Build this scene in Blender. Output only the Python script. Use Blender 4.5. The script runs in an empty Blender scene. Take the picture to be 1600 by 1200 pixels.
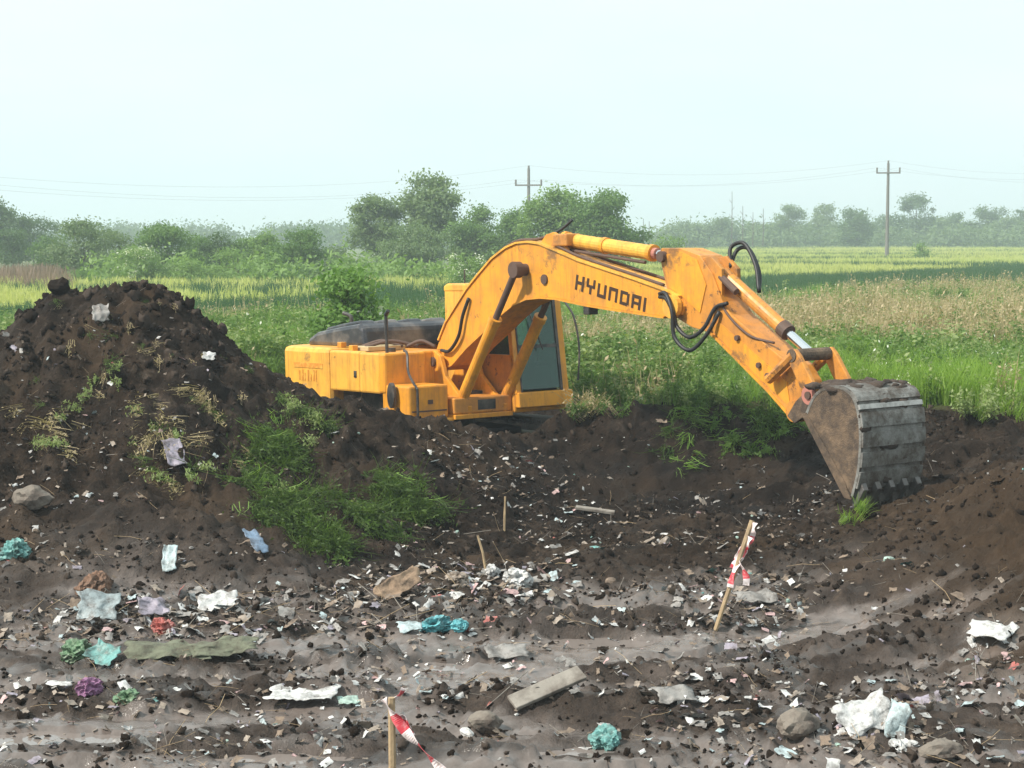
import bpy, bmesh, math, random
import numpy as np
from mathutils import Vector, Matrix, Euler

R = math.radians
random.seed(7)
rng = np.random.default_rng(11)
scene = bpy.context.scene

# ------------------------------------------------------------------ camera
F_PX, HOR, CAM_Z = 2800.0, 372.0, 2.35          # focal length in photo pixels, horizon row, eye height over the field
PITCH = math.atan((600 - HOR) / F_PX)
cam_d = bpy.data.cameras.new('camera')
cam_d.sensor_width = 36.0
cam_d.lens = F_PX / 1600 * 36.0
cam_d.clip_start = 0.1
cam_d.clip_end = 9000
cam = bpy.data.objects.new('camera', cam_d)
cam.location = (0, 0, CAM_Z)
cam.rotation_euler = (R(90) - PITCH, 0, 0)
scene.collection.objects.link(cam)
scene.camera = cam

# ------------------------------------------------------------------ sky and sun (thin white overcast, hazy sun from the left)
SUN_AZ = Vector((-0.86, -0.42, 0)).normalized()
SUN_EL = R(46)
world = bpy.data.worlds.new('World')
scene.world = world
world.use_nodes = True
wn = world.node_tree
wn.nodes.clear()
sky = wn.nodes.new('ShaderNodeTexSky')
sky.sky_type = 'NISHITA'
sky.sun_disc = False
sky.sun_elevation = SUN_EL
sky.sun_rotation = math.atan2(SUN_AZ.x, SUN_AZ.y)
sky.air_density = 1.2
sky.dust_density = 4.0
sky.ozone_density = 1.0
bg = wn.nodes.new('ShaderNodeBackground')
bg.inputs['Strength'].default_value = 0.10
veil = wn.nodes.new('ShaderNodeBackground')          # the thin even cloud veil
wtc = wn.nodes.new('ShaderNodeTexCoord'); wmp = wn.nodes.new('ShaderNodeMapping'); wmp.inputs['Scale'].default_value = (1, 1, 3.5)
wnz = wn.nodes.new('ShaderNodeTexNoise'); wnz.inputs['Scale'].default_value = 2.2; wnz.inputs['Detail'].default_value = 5; wnz.inputs['Roughness'].default_value = 0.55
wrp = wn.nodes.new('ShaderNodeValToRGB')
wrp.color_ramp.elements[0].position = 0.35; wrp.color_ramp.elements[0].color = (0.78, 0.955, 0.975, 1)
wrp.color_ramp.elements[1].position = 0.66; wrp.color_ramp.elements[1].color = (0.88, 0.985, 0.985, 1)
wn.links.new(wtc.outputs['Generated'], wmp.inputs[0]); wn.links.new(wmp.outputs[0], wnz.inputs['Vector']); wn.links.new(wnz.outputs['Fac'], wrp.inputs[0]); wn.links.new(wrp.outputs[0], veil.inputs['Color'])
veil.inputs['Strength'].default_value = 0.97
mixw = wn.nodes.new('ShaderNodeMixShader')
mixw.inputs[0].default_value = 0.88
wo = wn.nodes.new('ShaderNodeOutputWorld')
wn.links.new(sky.outputs[0], bg.inputs['Color'])
wn.links.new(bg.outputs[0], mixw.inputs[1])
wn.links.new(veil.outputs[0], mixw.inputs[2])
wn.links.new(mixw.outputs[0], wo.inputs['Surface'])

sun_d = bpy.data.lights.new('sun', 'SUN')
sun_d.energy = 4.6
sun_d.angle = R(2.5)
sun_d.color = (1.0, 0.94, 0.84)
sun = bpy.data.objects.new('sun', sun_d)
sd = Vector((SUN_AZ.x * math.cos(SUN_EL), SUN_AZ.y * math.cos(SUN_EL), math.sin(SUN_EL)))
sun.rotation_euler = sd.to_track_quat('Z', 'Y').to_euler()
sun.location = (-20, -10, 40)
scene.collection.objects.link(sun)

scene.view_settings.view_transform = 'Standard'
scene.view_settings.look = 'None'
scene.view_settings.exposure = 0.30
scene.view_settings.gamma = 1.0
scene.view_settings.use_curve_mapping = False
scene.render.engine = 'CYCLES'
scene.cycles.max_bounces = 5
scene.cycles.transparent_max_bounces = 12
scene.cycles.volume_bounces = 1
scene.cycles.use_denoising = True
scene.render.film_transparent = False

COL = scene.collection

# ------------------------------------------------------------------ helpers: objects
def tag(o, label=None, cat=None, group=None, kind=None):
    if label: o['label'] = label
    if cat: o['category'] = cat
    if group: o['group'] = group
    if kind: o['kind'] = kind
    return o

def empty(name, loc=(0, 0, 0), rot=(0, 0, 0), scale=(1, 1, 1)):
    o = bpy.data.objects.new(name, None)
    o.empty_display_size = 0.2
    o.location, o.rotation_euler, o.scale = loc, rot, scale
    COL.objects.link(o)
    return o

def link(name, me, mat=None, parent=None, loc=None, rot=None, smooth=False, bevel=0.0):
    if mat is not None and not me.materials:
        for m in (mat if isinstance(mat, (list, tuple)) else [mat]): me.materials.append(m)
    o = bpy.data.objects.new(name, me)
    if parent: o.parent = parent
    if loc is not None: o.location = loc
    if rot is not None: o.rotation_euler = rot
    COL.objects.link(o)
    if smooth:
        me.polygons.foreach_set('use_smooth', [True] * len(me.polygons))
    if bevel > 0:
        b = o.modifiers.new('bevel', 'BEVEL'); b.width = bevel; b.segments = 2; b.limit_method = 'ANGLE'; b.angle_limit = R(35)
        b.harden_normals = False
    return o

def mesh_np(name, V, Fq):
    """V (n,3), Fq (m,k) with k = 3 or 4"""
    V = np.asarray(V, np.float32); Fq = np.asarray(Fq, np.int32)
    me = bpy.data.meshes.new(name)
    n, m, k = len(V), len(Fq), Fq.shape[1]
    me.vertices.add(n); me.vertices.foreach_set('co', V.ravel())
    me.loops.add(m * k); me.loops.foreach_set('vertex_index', Fq.ravel())
    me.polygons.add(m); me.polygons.foreach_set('loop_start', np.arange(0, m * k, k, dtype=np.int32))
    me.polygons.foreach_set('loop_total', np.full(m, k, np.int32))
    me.update(calc_edges=True)
    return me

def mesh_py(name, V, Fc):
    me = bpy.data.meshes.new(name); me.from_pydata([tuple(v) for v in V], [], Fc); me.update(); return me

class MB:
    """collects simple solids into one mesh"""
    def __init__(s): s.v = []; s.f = []
    def add(s, V, Fc):
        b = len(s.v); s.v += [tuple(map(float, p)) for p in V]; s.f += [[i + b for i in q] for q in Fc]; return s
    def box(s, x0, x1, y0, y1, z0, z1):
        V = [(x, y, z) for z in (z0, z1) for y in (y0, y1) for x in (x0, x1)]
        return s.add(V, [(0, 2, 3, 1), (4, 5, 7, 6), (0, 1, 5, 4), (2, 6, 7, 3), (0, 4, 6, 2), (1, 3, 7, 5)])
    def prism(s, prof, y0, y1):
        """profile in XZ extruded along Y"""
        a = sum(prof[i][0] * prof[(i + 1) % len(prof)][1] - prof[(i + 1) % len(prof)][0] * prof[i][1] for i in range(len(prof)))
        if a < 0: prof = prof[::-1]
        n = len(prof)
        V = [(x, y0, z) for x, z in prof] + [(x, y1, z) for x, z in prof]
        Fc = [list(range(n)), list(range(2 * n - 1, n - 1, -1))] + [(i, i + n, (i + 1) % n + n, (i + 1) % n) for i in range(n)]
        return s.add(V, Fc)
    def prismz(s, prof, z0, z1):
        """plan outline in XY extruded along Z"""
        a = sum(prof[i][0] * prof[(i + 1) % len(prof)][1] - prof[(i + 1) % len(prof)][0] * prof[i][1] for i in range(len(prof)))
        if a < 0: prof = prof[::-1]
        n = len(prof)
        V = [(x, y, z0) for x, y in prof] + [(x, y, z1) for x, y in prof]
        return s.add(V, [list(range(n))[::-1], list(range(n, 2 * n))] + [(i, (i + 1) % n, (i + 1) % n + n, i + n) for i in range(n)])
    def tube(s, pts, r, n=8, r1=None, cap=True):
        pts = [Vector(p) for p in pts]; m = len(pts); rings = []
        up = Vector((0.03, 0.05, 1)).normalized()
        V = []
        for i, p in enumerate(pts):
            t = (pts[min(i + 1, m - 1)] - pts[max(i - 1, 0)]).normalized()
            a = t.cross(up)
            if a.length < 1e-3: a = t.cross(Vector((1, 0, 0)))
            a.normalize(); b = a.cross(t)
            rr = r if r1 is None else r + (r1 - r) * i / (m - 1)
            for k in range(n):
                w = 2 * math.pi * k / n
                V.append(p + (a * math.cos(w) + b * math.sin(w)) * rr)
        Fc = [(i * n + k, i * n + (k + 1) % n, (i + 1) * n + (k + 1) % n, (i + 1) * n + k) for i in range(m - 1) for k in range(n)]
        if cap: Fc += [list(range(n)), list(range(m * n - 1, (m - 1) * n - 1, -1))]
        return s.add(V, Fc)
    def ribbon(s, pts, y0, y1, th):
        """a plate that follows a polyline in XZ, th thick"""
        n = len(pts); V = []
        for i in range(n):
            a, b = pts[max(i - 1, 0)], pts[min(i + 1, n - 1)]
            dx, dz = b[0] - a[0], b[1] - a[1]; L = math.hypot(dx, dz) or 1
            nx, nz = -dz / L * th, dx / L * th
            x, z = pts[i]
            V += [(x, y0, z), (x, y1, z), (x + nx, y1, z + nz), (x + nx, y0, z + nz)]
        Fc = []
        for i in range(n - 1):
            for k in range(4):
                Fc.append((4 * i + k, 4 * i + (k + 1) % 4, 4 * i + 4 + (k + 1) % 4, 4 * i + 4 + k))
        Fc += [(0, 3, 2, 1), tuple(4 * (n - 1) + k for k in range(4))]
        return s.add(V, Fc)
    def build(s, name, mat, parent=None, smooth=False, bevel=0.0, loc=None, rot=None):
        me = mesh_py(name, s.v, s.f)
        bm = bmesh.new(); bm.from_mesh(me); bmesh.ops.recalc_face_normals(bm, faces=bm.faces); bm.to_mesh(me); bm.free()
        return link(name, me, mat, parent, loc, rot, smooth, bevel)

def smooth_path(pts, k=6):
    """Catmull-Rom"""
    P = [np.array(p, float) for p in pts]; P = [2 * P[0] - P[1]] + P + [2 * P[-1] - P[-2]]; out = []
    for i in range(1, len(P) - 2):
        for j in range(k):
            t = j / k
            out.append(0.5 * ((2 * P[i]) + (-P[i - 1] + P[i + 1]) * t + (2 * P[i - 1] - 5 * P[i] + 4 * P[i + 1] - P[i + 2]) * t * t
                              + (-P[i - 1] + 3 * P[i] - 3 * P[i + 1] + P[i + 2]) * t ** 3))
    out.append(P[-2]); return [tuple(p) for p in out]

# ------------------------------------------------------------------ helpers: noise
def gnoise(x, y, seed=0):
    x = np.asarray(x, np.float64); y = np.asarray(y, np.float64)
    xi = np.floor(x).astype(np.int64); yi = np.floor(y).astype(np.int64); xf = x - xi; yf = y - yi
    def grad(ix, iy, dx, dy):
        h = (ix * 374761393 + iy * 668265263 + seed * 974634777) & 0xffffffff
        h = ((h ^ (h >> 13)) * 1274126177) & 0xffffffff
        h = h ^ (h >> 16)
        a = (h & 0xffff) / 65536.0 * 2 * np.pi
        return np.cos(a) * dx + np.sin(a) * dy
    u = xf ** 3 * (xf * (xf * 6 - 15) + 10); v = yf ** 3 * (yf * (yf * 6 - 15) + 10)
    a = grad(xi, yi, xf, yf); b = grad(xi + 1, yi, xf - 1, yf); c = grad(xi, yi + 1, xf, yf - 1); d = grad(xi + 1, yi + 1, xf - 1, yf - 1)
    return (a + (b - a) * u) * (1 - v) + (c + (d - c) * u) * v

def fbm(x, y, oct=4, seed=0, gain=0.5):
    s = 0; a = 1.0; f = 1.0
    for i in range(oct):
        s = s + a * gnoise(x * f, y * f, seed + i * 17); a *= gain; f *= 2.03
    return s

def sstep(a, b, x):
    t = np.clip((x - a) / (b - a), 0, 1); return t * t * (3 - 2 * t)

# ------------------------------------------------------------------ helpers: materials
def mat_base(name):
    m = bpy.data.materials.new(name); m.use_nodes = True
    nt = m.node_tree; nt.nodes.clear()
    out = nt.nodes.new('ShaderNodeOutputMaterial')
    p = nt.nodes.new('ShaderNodeBsdfPrincipled')
    nt.links.new(p.outputs[0], out.inputs['Surface'])
    return m, nt, p, out

def N(nt, t, **kw):
    n = nt.nodes.new(t)
    for k, v in kw.items(): setattr(n, k, v)
    return n

def noise(nt, vec, scale, detail=4, rough=0.6, dist=0.0):
    n = N(nt, 'ShaderNodeTexNoise'); n.inputs['Scale'].default_value = scale; n.inputs['Detail'].default_value = detail
    n.inputs['Roughness'].default_value = rough; n.inputs['Distortion'].default_value = dist
    if vec is not None: nt.links.new(vec, n.inputs['Vector'])
    return n.outputs['Fac']

def ramp(nt, fac, stops):
    r = N(nt, 'ShaderNodeValToRGB'); e = r.color_ramp.elements
    while len(e) < len(stops): e.new(0.5)
    for i, (p, c) in enumerate(stops):
        e[i].position = p; e[i].color = (*c, 1) if len(c) == 3 else c
    nt.links.new(fac, r.inputs[0]); return r.outputs['Color']

def mixc(nt, fac, a, b, blend='MIX'):
    m = N(nt, 'ShaderNodeMix', data_type='RGBA', blend_type=blend)
    for s, v in ((m.inputs[0], fac), (m.inputs[6], a), (m.inputs[7], b)):
        if isinstance(v, (int, float)): s.default_value = v
        elif isinstance(v, tuple): s.default_value = (*v, 1) if len(v) == 3 else v
        else: nt.links.new(v, s)
    return m.outputs[2]

def mathn(nt, op, a, b=0.0):
    m = N(nt, 'ShaderNodeMath', operation=op)
    for s, v in ((m.inputs[0], a), (m.inputs[1], b)):
        if isinstance(v, (int, float)): s.default_value = v
        else: nt.links.new(v, s)
    return m.outputs[0]

def bump(nt, h, strength, dist, p):
    b = N(nt, 'ShaderNodeBump'); b.inputs['Strength'].default_value = strength; b.inputs['Distance'].default_value = dist
    nt.links.new(h, b.inputs['Height']); nt.links.new(b.outputs[0], p.inputs['Normal'])

def geo_pos(nt): return N(nt, 'ShaderNodeNewGeometry').outputs['Position']
def obj_pos(nt): return N(nt, 'ShaderNodeTexCoord').outputs['Object']

def soil_nodes(nt, pos):
    """dark dump soil: several scales of brown and grey"""
    big = noise(nt, pos, 0.55, 4, 0.55)
    mid = noise(nt, pos, 3.0, 5, 0.65)
    fine = noise(nt, pos, 22.0, 4, 0.7)
    c = ramp(nt, mid, [(0.30, (0.0045, 0.0031, 0.0023)), (0.46, (0.0145, 0.0100, 0.0074)), (0.58, (0.034, 0.0235, 0.0168)), (0.74, (0.098, 0.074, 0.056))])
    c = mixc(nt, ramp(nt, big, [(0.38, (0, 0, 0)), (0.66, (0.45, 0.45, 0.45))]), c, (0.040, 0.026, 0.0165))
    f = ramp(nt, fine, [(0.30, (0.45, 0.45, 0.45)), (0.55, (1, 1, 1)), (0.74, (1.75, 1.7, 1.65))])
    return mixc(nt, 1.0, c, f, 'MULTIPLY'), mid, fine, big

def attr(nt, name):
    a = N(nt, 'ShaderNodeAttribute'); a.attribute_name = name; return a.outputs['Fac']

def make_soil():
    m, nt, p, out = mat_base('dump_soil')
    pos = geo_pos(nt)
    c, mid, fine, big = soil_nodes(nt, pos)
    # compacted, paler wheel tracks and grey ash; russet subsoil on the right bank; turf litter where the field begins
    pale = mixc(nt, noise(nt, pos, 9.0, 5, 0.7), (0.045, 0.035, 0.030), (0.235, 0.195, 0.175))
    c = mixc(nt, attr(nt, 'pale'), c, pale)
    russet = mixc(nt, noise(nt, pos, 5.0, 5, 0.7), (0.030, 0.0195, 0.0125), (0.115, 0.075, 0.046))
    c = mixc(nt, attr(nt, 'russet'), c, russet)
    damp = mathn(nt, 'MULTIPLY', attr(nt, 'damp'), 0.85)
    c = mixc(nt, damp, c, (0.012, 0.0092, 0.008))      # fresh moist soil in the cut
    turf = mixc(nt, noise(nt, pos, 6.0, 4, 0.7), (0.035, 0.05, 0.016), (0.11, 0.13, 0.045))
    c = mixc(nt, attr(nt, 'turf'), c, turf)
    nt.links.new(c, p.inputs['Base Color'])
    rg = ramp(nt, noise(nt, pos, 1.3, 3, 0.5), [(0.42, (0.62, 0.62, 0.62)), (0.6, (0.95, 0.95, 0.95))])
    wet = mathn(nt, 'MULTIPLY', attr(nt, 'wet'), 0.85)
    rr = mathn(nt, 'SUBTRACT', rg, wet)
    rr = mathn(nt, 'MAXIMUM', rr, 0.12)
    nt.links.new(rr, p.inputs['Roughness'])
    nt.links.new(mathn(nt, 'ADD', mathn(nt, 'MULTIPLY', attr(nt, 'wet'), 0.45), 0.10), p.inputs['Specular IOR Level'])
    h = mathn(nt, 'ADD', mathn(nt, 'MULTIPLY', noise(nt, pos, 14.0, 6, 0.7), 1.0), mathn(nt, 'MULTIPLY', noise(nt, pos, 60.0, 3, 0.7), 0.35))
    bump(nt, h, 0.9, 0.05, p)
    bn = [n for n in nt.nodes if n.type == 'BUMP'][0]
    nt.links.new(mathn(nt, 'SUBTRACT', 0.95, mathn(nt, 'MULTIPLY', attr(nt, 'wet'), 0.8)), bn.inputs['Strength'])
    return m

def simple_mat(name, col, rough=0.6, var=0.25, scale=6.0, metallic=0.0, spec=0.4, bumpd=0.0, dirt=None, dirt_amt=0.0, dirt_scale=3.0, local=True):
    m, nt, p, out = mat_base(name)
    pos = obj_pos(nt) if local else geo_pos(nt)
    n = noise(nt, pos, scale, 5, 0.65)
    lo = tuple(c * (1 - var) for c in col); hi = tuple(min(1, c * (1 + var)) for c in col)
    c = mixc(nt, n, lo, hi)
    if dirt is not None:
        d = ramp(nt, noise(nt, pos, dirt_scale, 6, 0.7), [(0.62 - dirt_amt * 0.35, (0, 0, 0)), (0.78 - dirt_amt * 0.25, (1, 1, 1))])
        c = mixc(nt, d, c, dirt)
    nt.links.new(c, p.inputs['Base Color'])
    p.inputs['Roughness'].default_value = rough; p.inputs['Metallic'].default_value = metallic
    p.inputs['Specular IOR Level'].default_value = spec
    if bumpd > 0: bump(nt, noise(nt, pos, scale * 4, 5, 0.7), 0.6, bumpd, p)
    return m

def make_paint(name='yellow_paint', base=(0.80, 0.325, 0.018), rust=0.35):
    """weathered construction-machine paint: fading, dust, chipped brown patches, streaks"""
    m, nt, p, out = mat_base(name)
    pos = obj_pos(nt)
    fade = noise(nt, pos, 1.1, 4, 0.6)
    c = mixc(nt, fade, tuple(b * 0.86 for b in base), (min(1, base[0] * 1.05), base[1] * 1.13, base[2] * 1.9))
    # rain streaks run down
    mp = N(nt, 'ShaderNodeMapping'); mp.inputs['Scale'].default_value = (7, 7, 0.7); nt.links.new(pos, mp.inputs[0])
    st = ramp(nt, noise(nt, mp.outputs[0], 1.6, 6, 0.75), [(0.47, (0, 0, 0)), (0.68, (0.7, 0.7, 0.7))])
    c = mixc(nt, st, c, (0.42, 0.17, 0.03))
    chips = ramp(nt, noise(nt, pos, 7.0, 8, 0.75), [(0.66 - rust * 0.1, (0, 0, 0)), (0.71 - rust * 0.1, (0.9, 0.9, 0.9))])
    c = mixc(nt, chips, c, (0.13, 0.065, 0.032))
    dust = ramp(nt, noise(nt, pos, 2.6, 6, 0.7), [(0.44, (0, 0, 0)), (0.70, (0.35 + rust * 0.5,) * 3)])
    c = mixc(nt, dust, c, (0.34, 0.15, 0.05))
    mud = ramp(nt, noise(nt, pos, 1.7, 8, 0.78), [(0.60 - 0.04 * rust, (0, 0, 0)), (0.66, (0.75, 0.75, 0.75))])
    c = mixc(nt, mud, c, (0.15, 0.085, 0.045))
    nt.links.new(c, p.inputs['Base Color'])
    nt.links.new(ramp(nt, noise(nt, pos, 4.0, 4, 0.6), [(0.35, (0.34,) * 3), (0.7, (0.62,) * 3)]), p.inputs['Roughness'])
    p.inputs['Specular IOR Level'].default_value = 0.4
    bump(nt, noise(nt, pos, 18.0, 4, 0.6), 0.12, 0.01, p)
    return m

def leaf_mat(name, c0, c1, c2=None, trans=0.35, pscale=0.35, rnd=0.5):
    """leaf or blade: colour drifts over the ground and from plant to plant"""
    m, nt, p, out = mat_base(name)
    pos = geo_pos(nt)
    n = noise(nt, pos, pscale, 4, 0.6)
    n2 = noise(nt, pos, 7.0, 2, 0.6)
    oi = N(nt, 'ShaderNodeObjectInfo').outputs['Random']
    f = mathn(nt, 'ADD', mathn(nt, 'MULTIPLY', n2, 1 - rnd), mathn(nt, 'MULTIPLY', oi, rnd))
    c = mixc(nt, f, c0, c1)
    if c2: c = mixc(nt, ramp(nt, n, [(0.46, (0, 0, 0)), (0.62, (1, 1, 1))]), c, c2)
    nt.links.new(c, p.inputs['Base Color'])
    p.inputs['Roughness'].default_value = 0.55; p.inputs['Specular IOR Level'].default_value = 0.25
    t = N(nt, 'ShaderNodeBsdfTranslucent'); nt.links.new(mixc(nt, 1.0, c, (1.35, 1.45, 0.7), 'MULTIPLY'), t.inputs['Color'])
    ms = N(nt, 'ShaderNodeMixShader'); ms.inputs[0].default_value = trans
    nt.links.new(p.outputs[0], ms.inputs[1]); nt.links.new(t.outputs[0], ms.inputs[2]); nt.links.new(ms.outputs[0], out.inputs['Surface'])
    return m

def plastic_mat(name, col, rough=0.38, dirt=0.5):
    m, nt, p, out = mat_base(name)
    pos = geo_pos(nt)
    c = mixc(nt, noise(nt, pos, 14.0, 4, 0.6), tuple(x * 0.78 for x in col), col)
    d = ramp(nt, noise(nt, pos, 9.0, 6, 0.75), [(0.60 - 0.2 * dirt, (0, 0, 0)), (0.80 - 0.15 * dirt, (0.9, 0.9, 0.9))])
    c = mixc(nt, d, c, (0.050, 0.037, 0.029))
    nt.links.new(c, p.inputs['Base Color'])
    p.inputs['Roughness'].default_value = rough; p.inputs['Specular IOR Level'].default_value = 0.45
    bump(nt, noise(nt, pos, 30.0, 3, 0.6, 1.5), 0.5, 0.015, p)
    return m

M = {}
M['soil'] = make_soil()
M['clod'] = simple_mat('clod_soil', (0.016, 0.0112, 0.0084), 0.95, 0.55, 9.0, bumpd=0.02, local=False, spec=0.1)
M['clod_pale'] = simple_mat('clod_pale', (0.055, 0.042, 0.034), 0.95, 0.45, 9.0, bumpd=0.02, local=False, spec=0.1)
M['paint'] = make_paint()
M['paint_arm'] = make_paint('yellow_paint_worn', (0.66, 0.26, 0.028), 0.9)
M['paint_bright'] = make_paint('yellow_paint_faded', (0.85, 0.42, 0.04), 0.25)  # paler, yellower coat for side panels, cab roof and boom top
M['black'] = simple_mat('black_paint', (0.022, 0.022, 0.024), 0.42, 0.3, 5.0, dirt=(0.12, 0.10, 0.085), dirt_amt=0.5)
M['hood'] = simple_mat('hood_dark_grey', (0.035, 0.037, 0.045), 0.34, 0.3, 2.0, dirt=(0.15, 0.135, 0.125), dirt_amt=0.55, dirt_scale=2.0)
M['rubber'] = simple_mat('rubber', (0.018, 0.018, 0.019), 0.5, 0.3, 8.0)
M['steel'] = simple_mat('worn_steel', (0.16, 0.15, 0.145), 0.5, 0.35, 5.0, 0.5, dirt=(0.09, 0.07, 0.055), dirt_amt=0.6, bumpd=0.01)
M['chrome'] = simple_mat('chrome_rod', (0.75, 0.76, 0.78), 0.16, 0.05, 4.0, 1.0)
M['rust'] = simple_mat('rusty_pin', (0.10, 0.06, 0.045), 0.7, 0.4, 9.0)
M['pink_grease'] = simple_mat('primer_red_ring', (0.42, 0.17, 0.13), 0.6, 0.3, 9.0)
M['mudsteel'] = simple_mat('mud_caked_steel', (0.175, 0.118, 0.075), 0.85, 0.55, 11.0, dirt=(0.07, 0.05, 0.037), dirt_amt=0.75, dirt_scale=7.0, bumpd=0.03)
M['mud'] = simple_mat('mud_and_shade', (0.062, 0.043, 0.033), 0.9, 0.5, 9.0, bumpd=0.03)
M['greysteel'] = simple_mat('bucket_grey_steel', (0.235, 0.23, 0.215), 0.58, 0.5, 6.0, 0.12, dirt=(0.085, 0.068, 0.054), dirt_amt=0.7, dirt_scale=5.0, bumpd=0.03)
M['brightsteel'] = simple_mat('scraped_steel', (0.42, 0.41, 0.39), 0.45, 0.25, 8.0, 0.35, dirt=(0.12, 0.10, 0.085), dirt_amt=0.35)
M['letter'] = simple_mat('letter_brown', (0.045, 0.022, 0.012), 0.5, 0.2)
M['decal'] = simple_mat('decal_red_orange', (0.62, 0.23, 0.03), 0.5, 0.3, 8.0, dirt=(0.7, 0.42, 0.08), dirt_amt=0.5, dirt_scale=12)
M['seat'] = simple_mat('seat_black', (0.03, 0.035, 0.037), 0.7, 0.3)
M['beige'] = simple_mat('cab_trim', (0.46, 0.36, 0.20), 0.6, 0.2)
M['wood'] = simple_mat('raw_wood', (0.40, 0.29, 0.17), 0.75, 0.3, 10.0, dirt=(0.14, 0.10, 0.07), dirt_amt=0.35, bumpd=0.01)
M['greywood'] = simple_mat('grey_wood', (0.26, 0.235, 0.205), 0.85, 0.35, 8.0, dirt=(0.10, 0.08, 0.065), dirt_amt=0.5, bumpd=0.01)
M['tape_red'] = simple_mat('tape_red', (0.62, 0.055, 0.075), 0.4, 0.25, 14.0, dirt=(0.62, 0.32, 0.33), dirt_amt=0.4, dirt_scale=25.0)
M['tape_white'] = simple_mat('tape_white', (0.78, 0.68, 0.68), 0.4, 0.12, 14.0, dirt=(0.42, 0.34, 0.30), dirt_amt=0.3, dirt_scale=20.0)
M['pole'] = simple_mat('power_pole_grey', (0.17, 0.16, 0.15), 0.9, 0.25, 3.0)
M['wire'] = simple_mat('wire_dark', (0.10, 0.10, 0.11), 0.6, 0.1)
M['bark'] = simple_mat('bark', (0.085, 0.066, 0.05), 0.95, 0.35, 6.0, bumpd=0.02)
M['stone'] = simple_mat('rubble_stone', (0.21, 0.18, 0.15), 0.9, 0.35, 7.0, dirt=(0.08, 0.06, 0.05), dirt_amt=0.5, bumpd=0.03)

gm, gnt, gp, gout = mat_base('cab_glass')          # tinted safety glass
gp.inputs['Base Color'].default_value = (0.25, 0.42, 0.38, 1)
tr = N(gnt, 'ShaderNodeBsdfTransparent'); tr.inputs['Color'].default_value = (0.20, 0.46, 0.38, 1)
gl = N(gnt, 'ShaderNodeBsdfGlossy'); gl.inputs['Roughness'].default_value = 0.06; gl.inputs['Color'].default_value = (0.8, 0.9, 0.88, 1)
fr = N(gnt, 'ShaderNodeFresnel'); fr.inputs['IOR'].default_value = 1.5
msh = N(gnt, 'ShaderNodeMixShader')
gnt.links.new(mathn(gnt, 'ADD', mathn(gnt, 'MULTIPLY', fr.outputs[0], 0.8), 0.02), msh.inputs[0])
gnt.links.new(tr.outputs[0], msh.inputs[1]); gnt.links.new(gl.outputs[0], msh.inputs[2])
df = N(gnt, 'ShaderNodeBsdfDiffuse'); df.inputs['Color'].default_value = (0.42, 0.52, 0.47, 1)   # film of dust
ms2 = N(gnt, 'ShaderNodeMixShader'); ms2.inputs[0].default_value = 0.04
gnt.links.new(msh.outputs[0], ms2.inputs[1]); gnt.links.new(df.outputs[0], ms2.inputs[2]); gnt.links.new(ms2.outputs[0], gout.inputs['Surface'])
M['glass'] = gm

# ------------------------------------------------------------------ terrain
def at(px, py, d):
    """a point in the place: direction through a photo pixel, d metres ahead"""
    a = (px - 800) / F_PX; b = (600 - py) / F_PX
    cy = math.cos(PITCH) + b * math.sin(PITCH); cz = -math.sin(PITCH) + b * math.cos(PITCH)
    return (a / cy * d, d, CAM_Z + cz / cy * d)

CP = []
for Yc in (-6, 2, 8, 10.5, 12.5, 14.5, 16.3):
    for Xc in (-14, -7, -3.5, 0, 3.5): CP.append((Xc, Yc, -1.07 + 0.03 * math.sin(Xc * 2.1 + Yc)))
for Yc in (-6, 2, 8, 11): CP += [(6.0, Yc, -0.95), (9, Yc, -0.7), (14, Yc, -0.4)]
PIX = [
 # low grey heap in front, left
 (-60,940,16.8),(60,935,16.9),(200,935,16.9),(330,930,17.0),(450,925,17.1),
 (-40,800,18.8),(100,798,18.8),(230,790,18.9),(340,815,18.7),(420,860,18.2),
 (0,765,19.6),(120,760,19.7),(260,765,19.6),
 # main heap
 (-60,690,20.6),(60,690,20.6),(200,655,20.9),(330,690,20.6),(-60,560,22),(60,575,21.8),(180,565,22),(290,570,22),(350,610,21.8),
 (-90,560,22.8),(0,533,22.8),(50,490,23),(90,458,23.2),(170,460,23.2),(250,458,23.2),(300,497,23.2),(350,543,23.2),(385,572,23.2),(418,604,23.1),
 # ridge in front of the machine
 (450,614,23),(500,620,23.2),(560,634,23.6),(640,662,24.1),(700,668,24.4),(760,672,24.6),(830,690,24.8),(890,692,25.1),
 (420,715,20.9),(500,720,21.2),(600,730,21.5),(470,800,19.6),(560,800,20),(650,770,21.3),(760,750,22.7),(850,790,22.9),
 (480,890,18.5),(600,880,18.8),(700,845,20.2),(800,835,21),
 # cut below the field edge
 (900,655,26.3),(960,642,26),(1030,634,25.5),(1100,642,25.3),(1200,642,25),(1300,642,24.8),(1450,640,24.5),(1600,640,24.5),(1720,640,24.5),
 (900,722,24.6),(960,760,23.7),(1050,738,23.8),(1150,735,23.7),(1250,735,23.3),(1350,735,22.6),
 (960,805,22.4),(1100,805,22),(1250,800,21.6),(1380,776,21.1),(1500,742,21.9),(1600,705,22.6),
 # right bank of brown spoil
 (1620,745,18),(1530,802,18),(1430,862,17.6),(1350,905,17.1),(1620,850,16.2),(1510,940,15.6),(1620,1000,14.4),(1450,985,15),(1620,720,20),(1740,720,18),
 # floor of the cut
 (900,875,19),(1100,905,17.9),(1250,905,17.7),(1000,850,20.1),
]
CP += [at(*p) for p in PIX]
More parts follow.
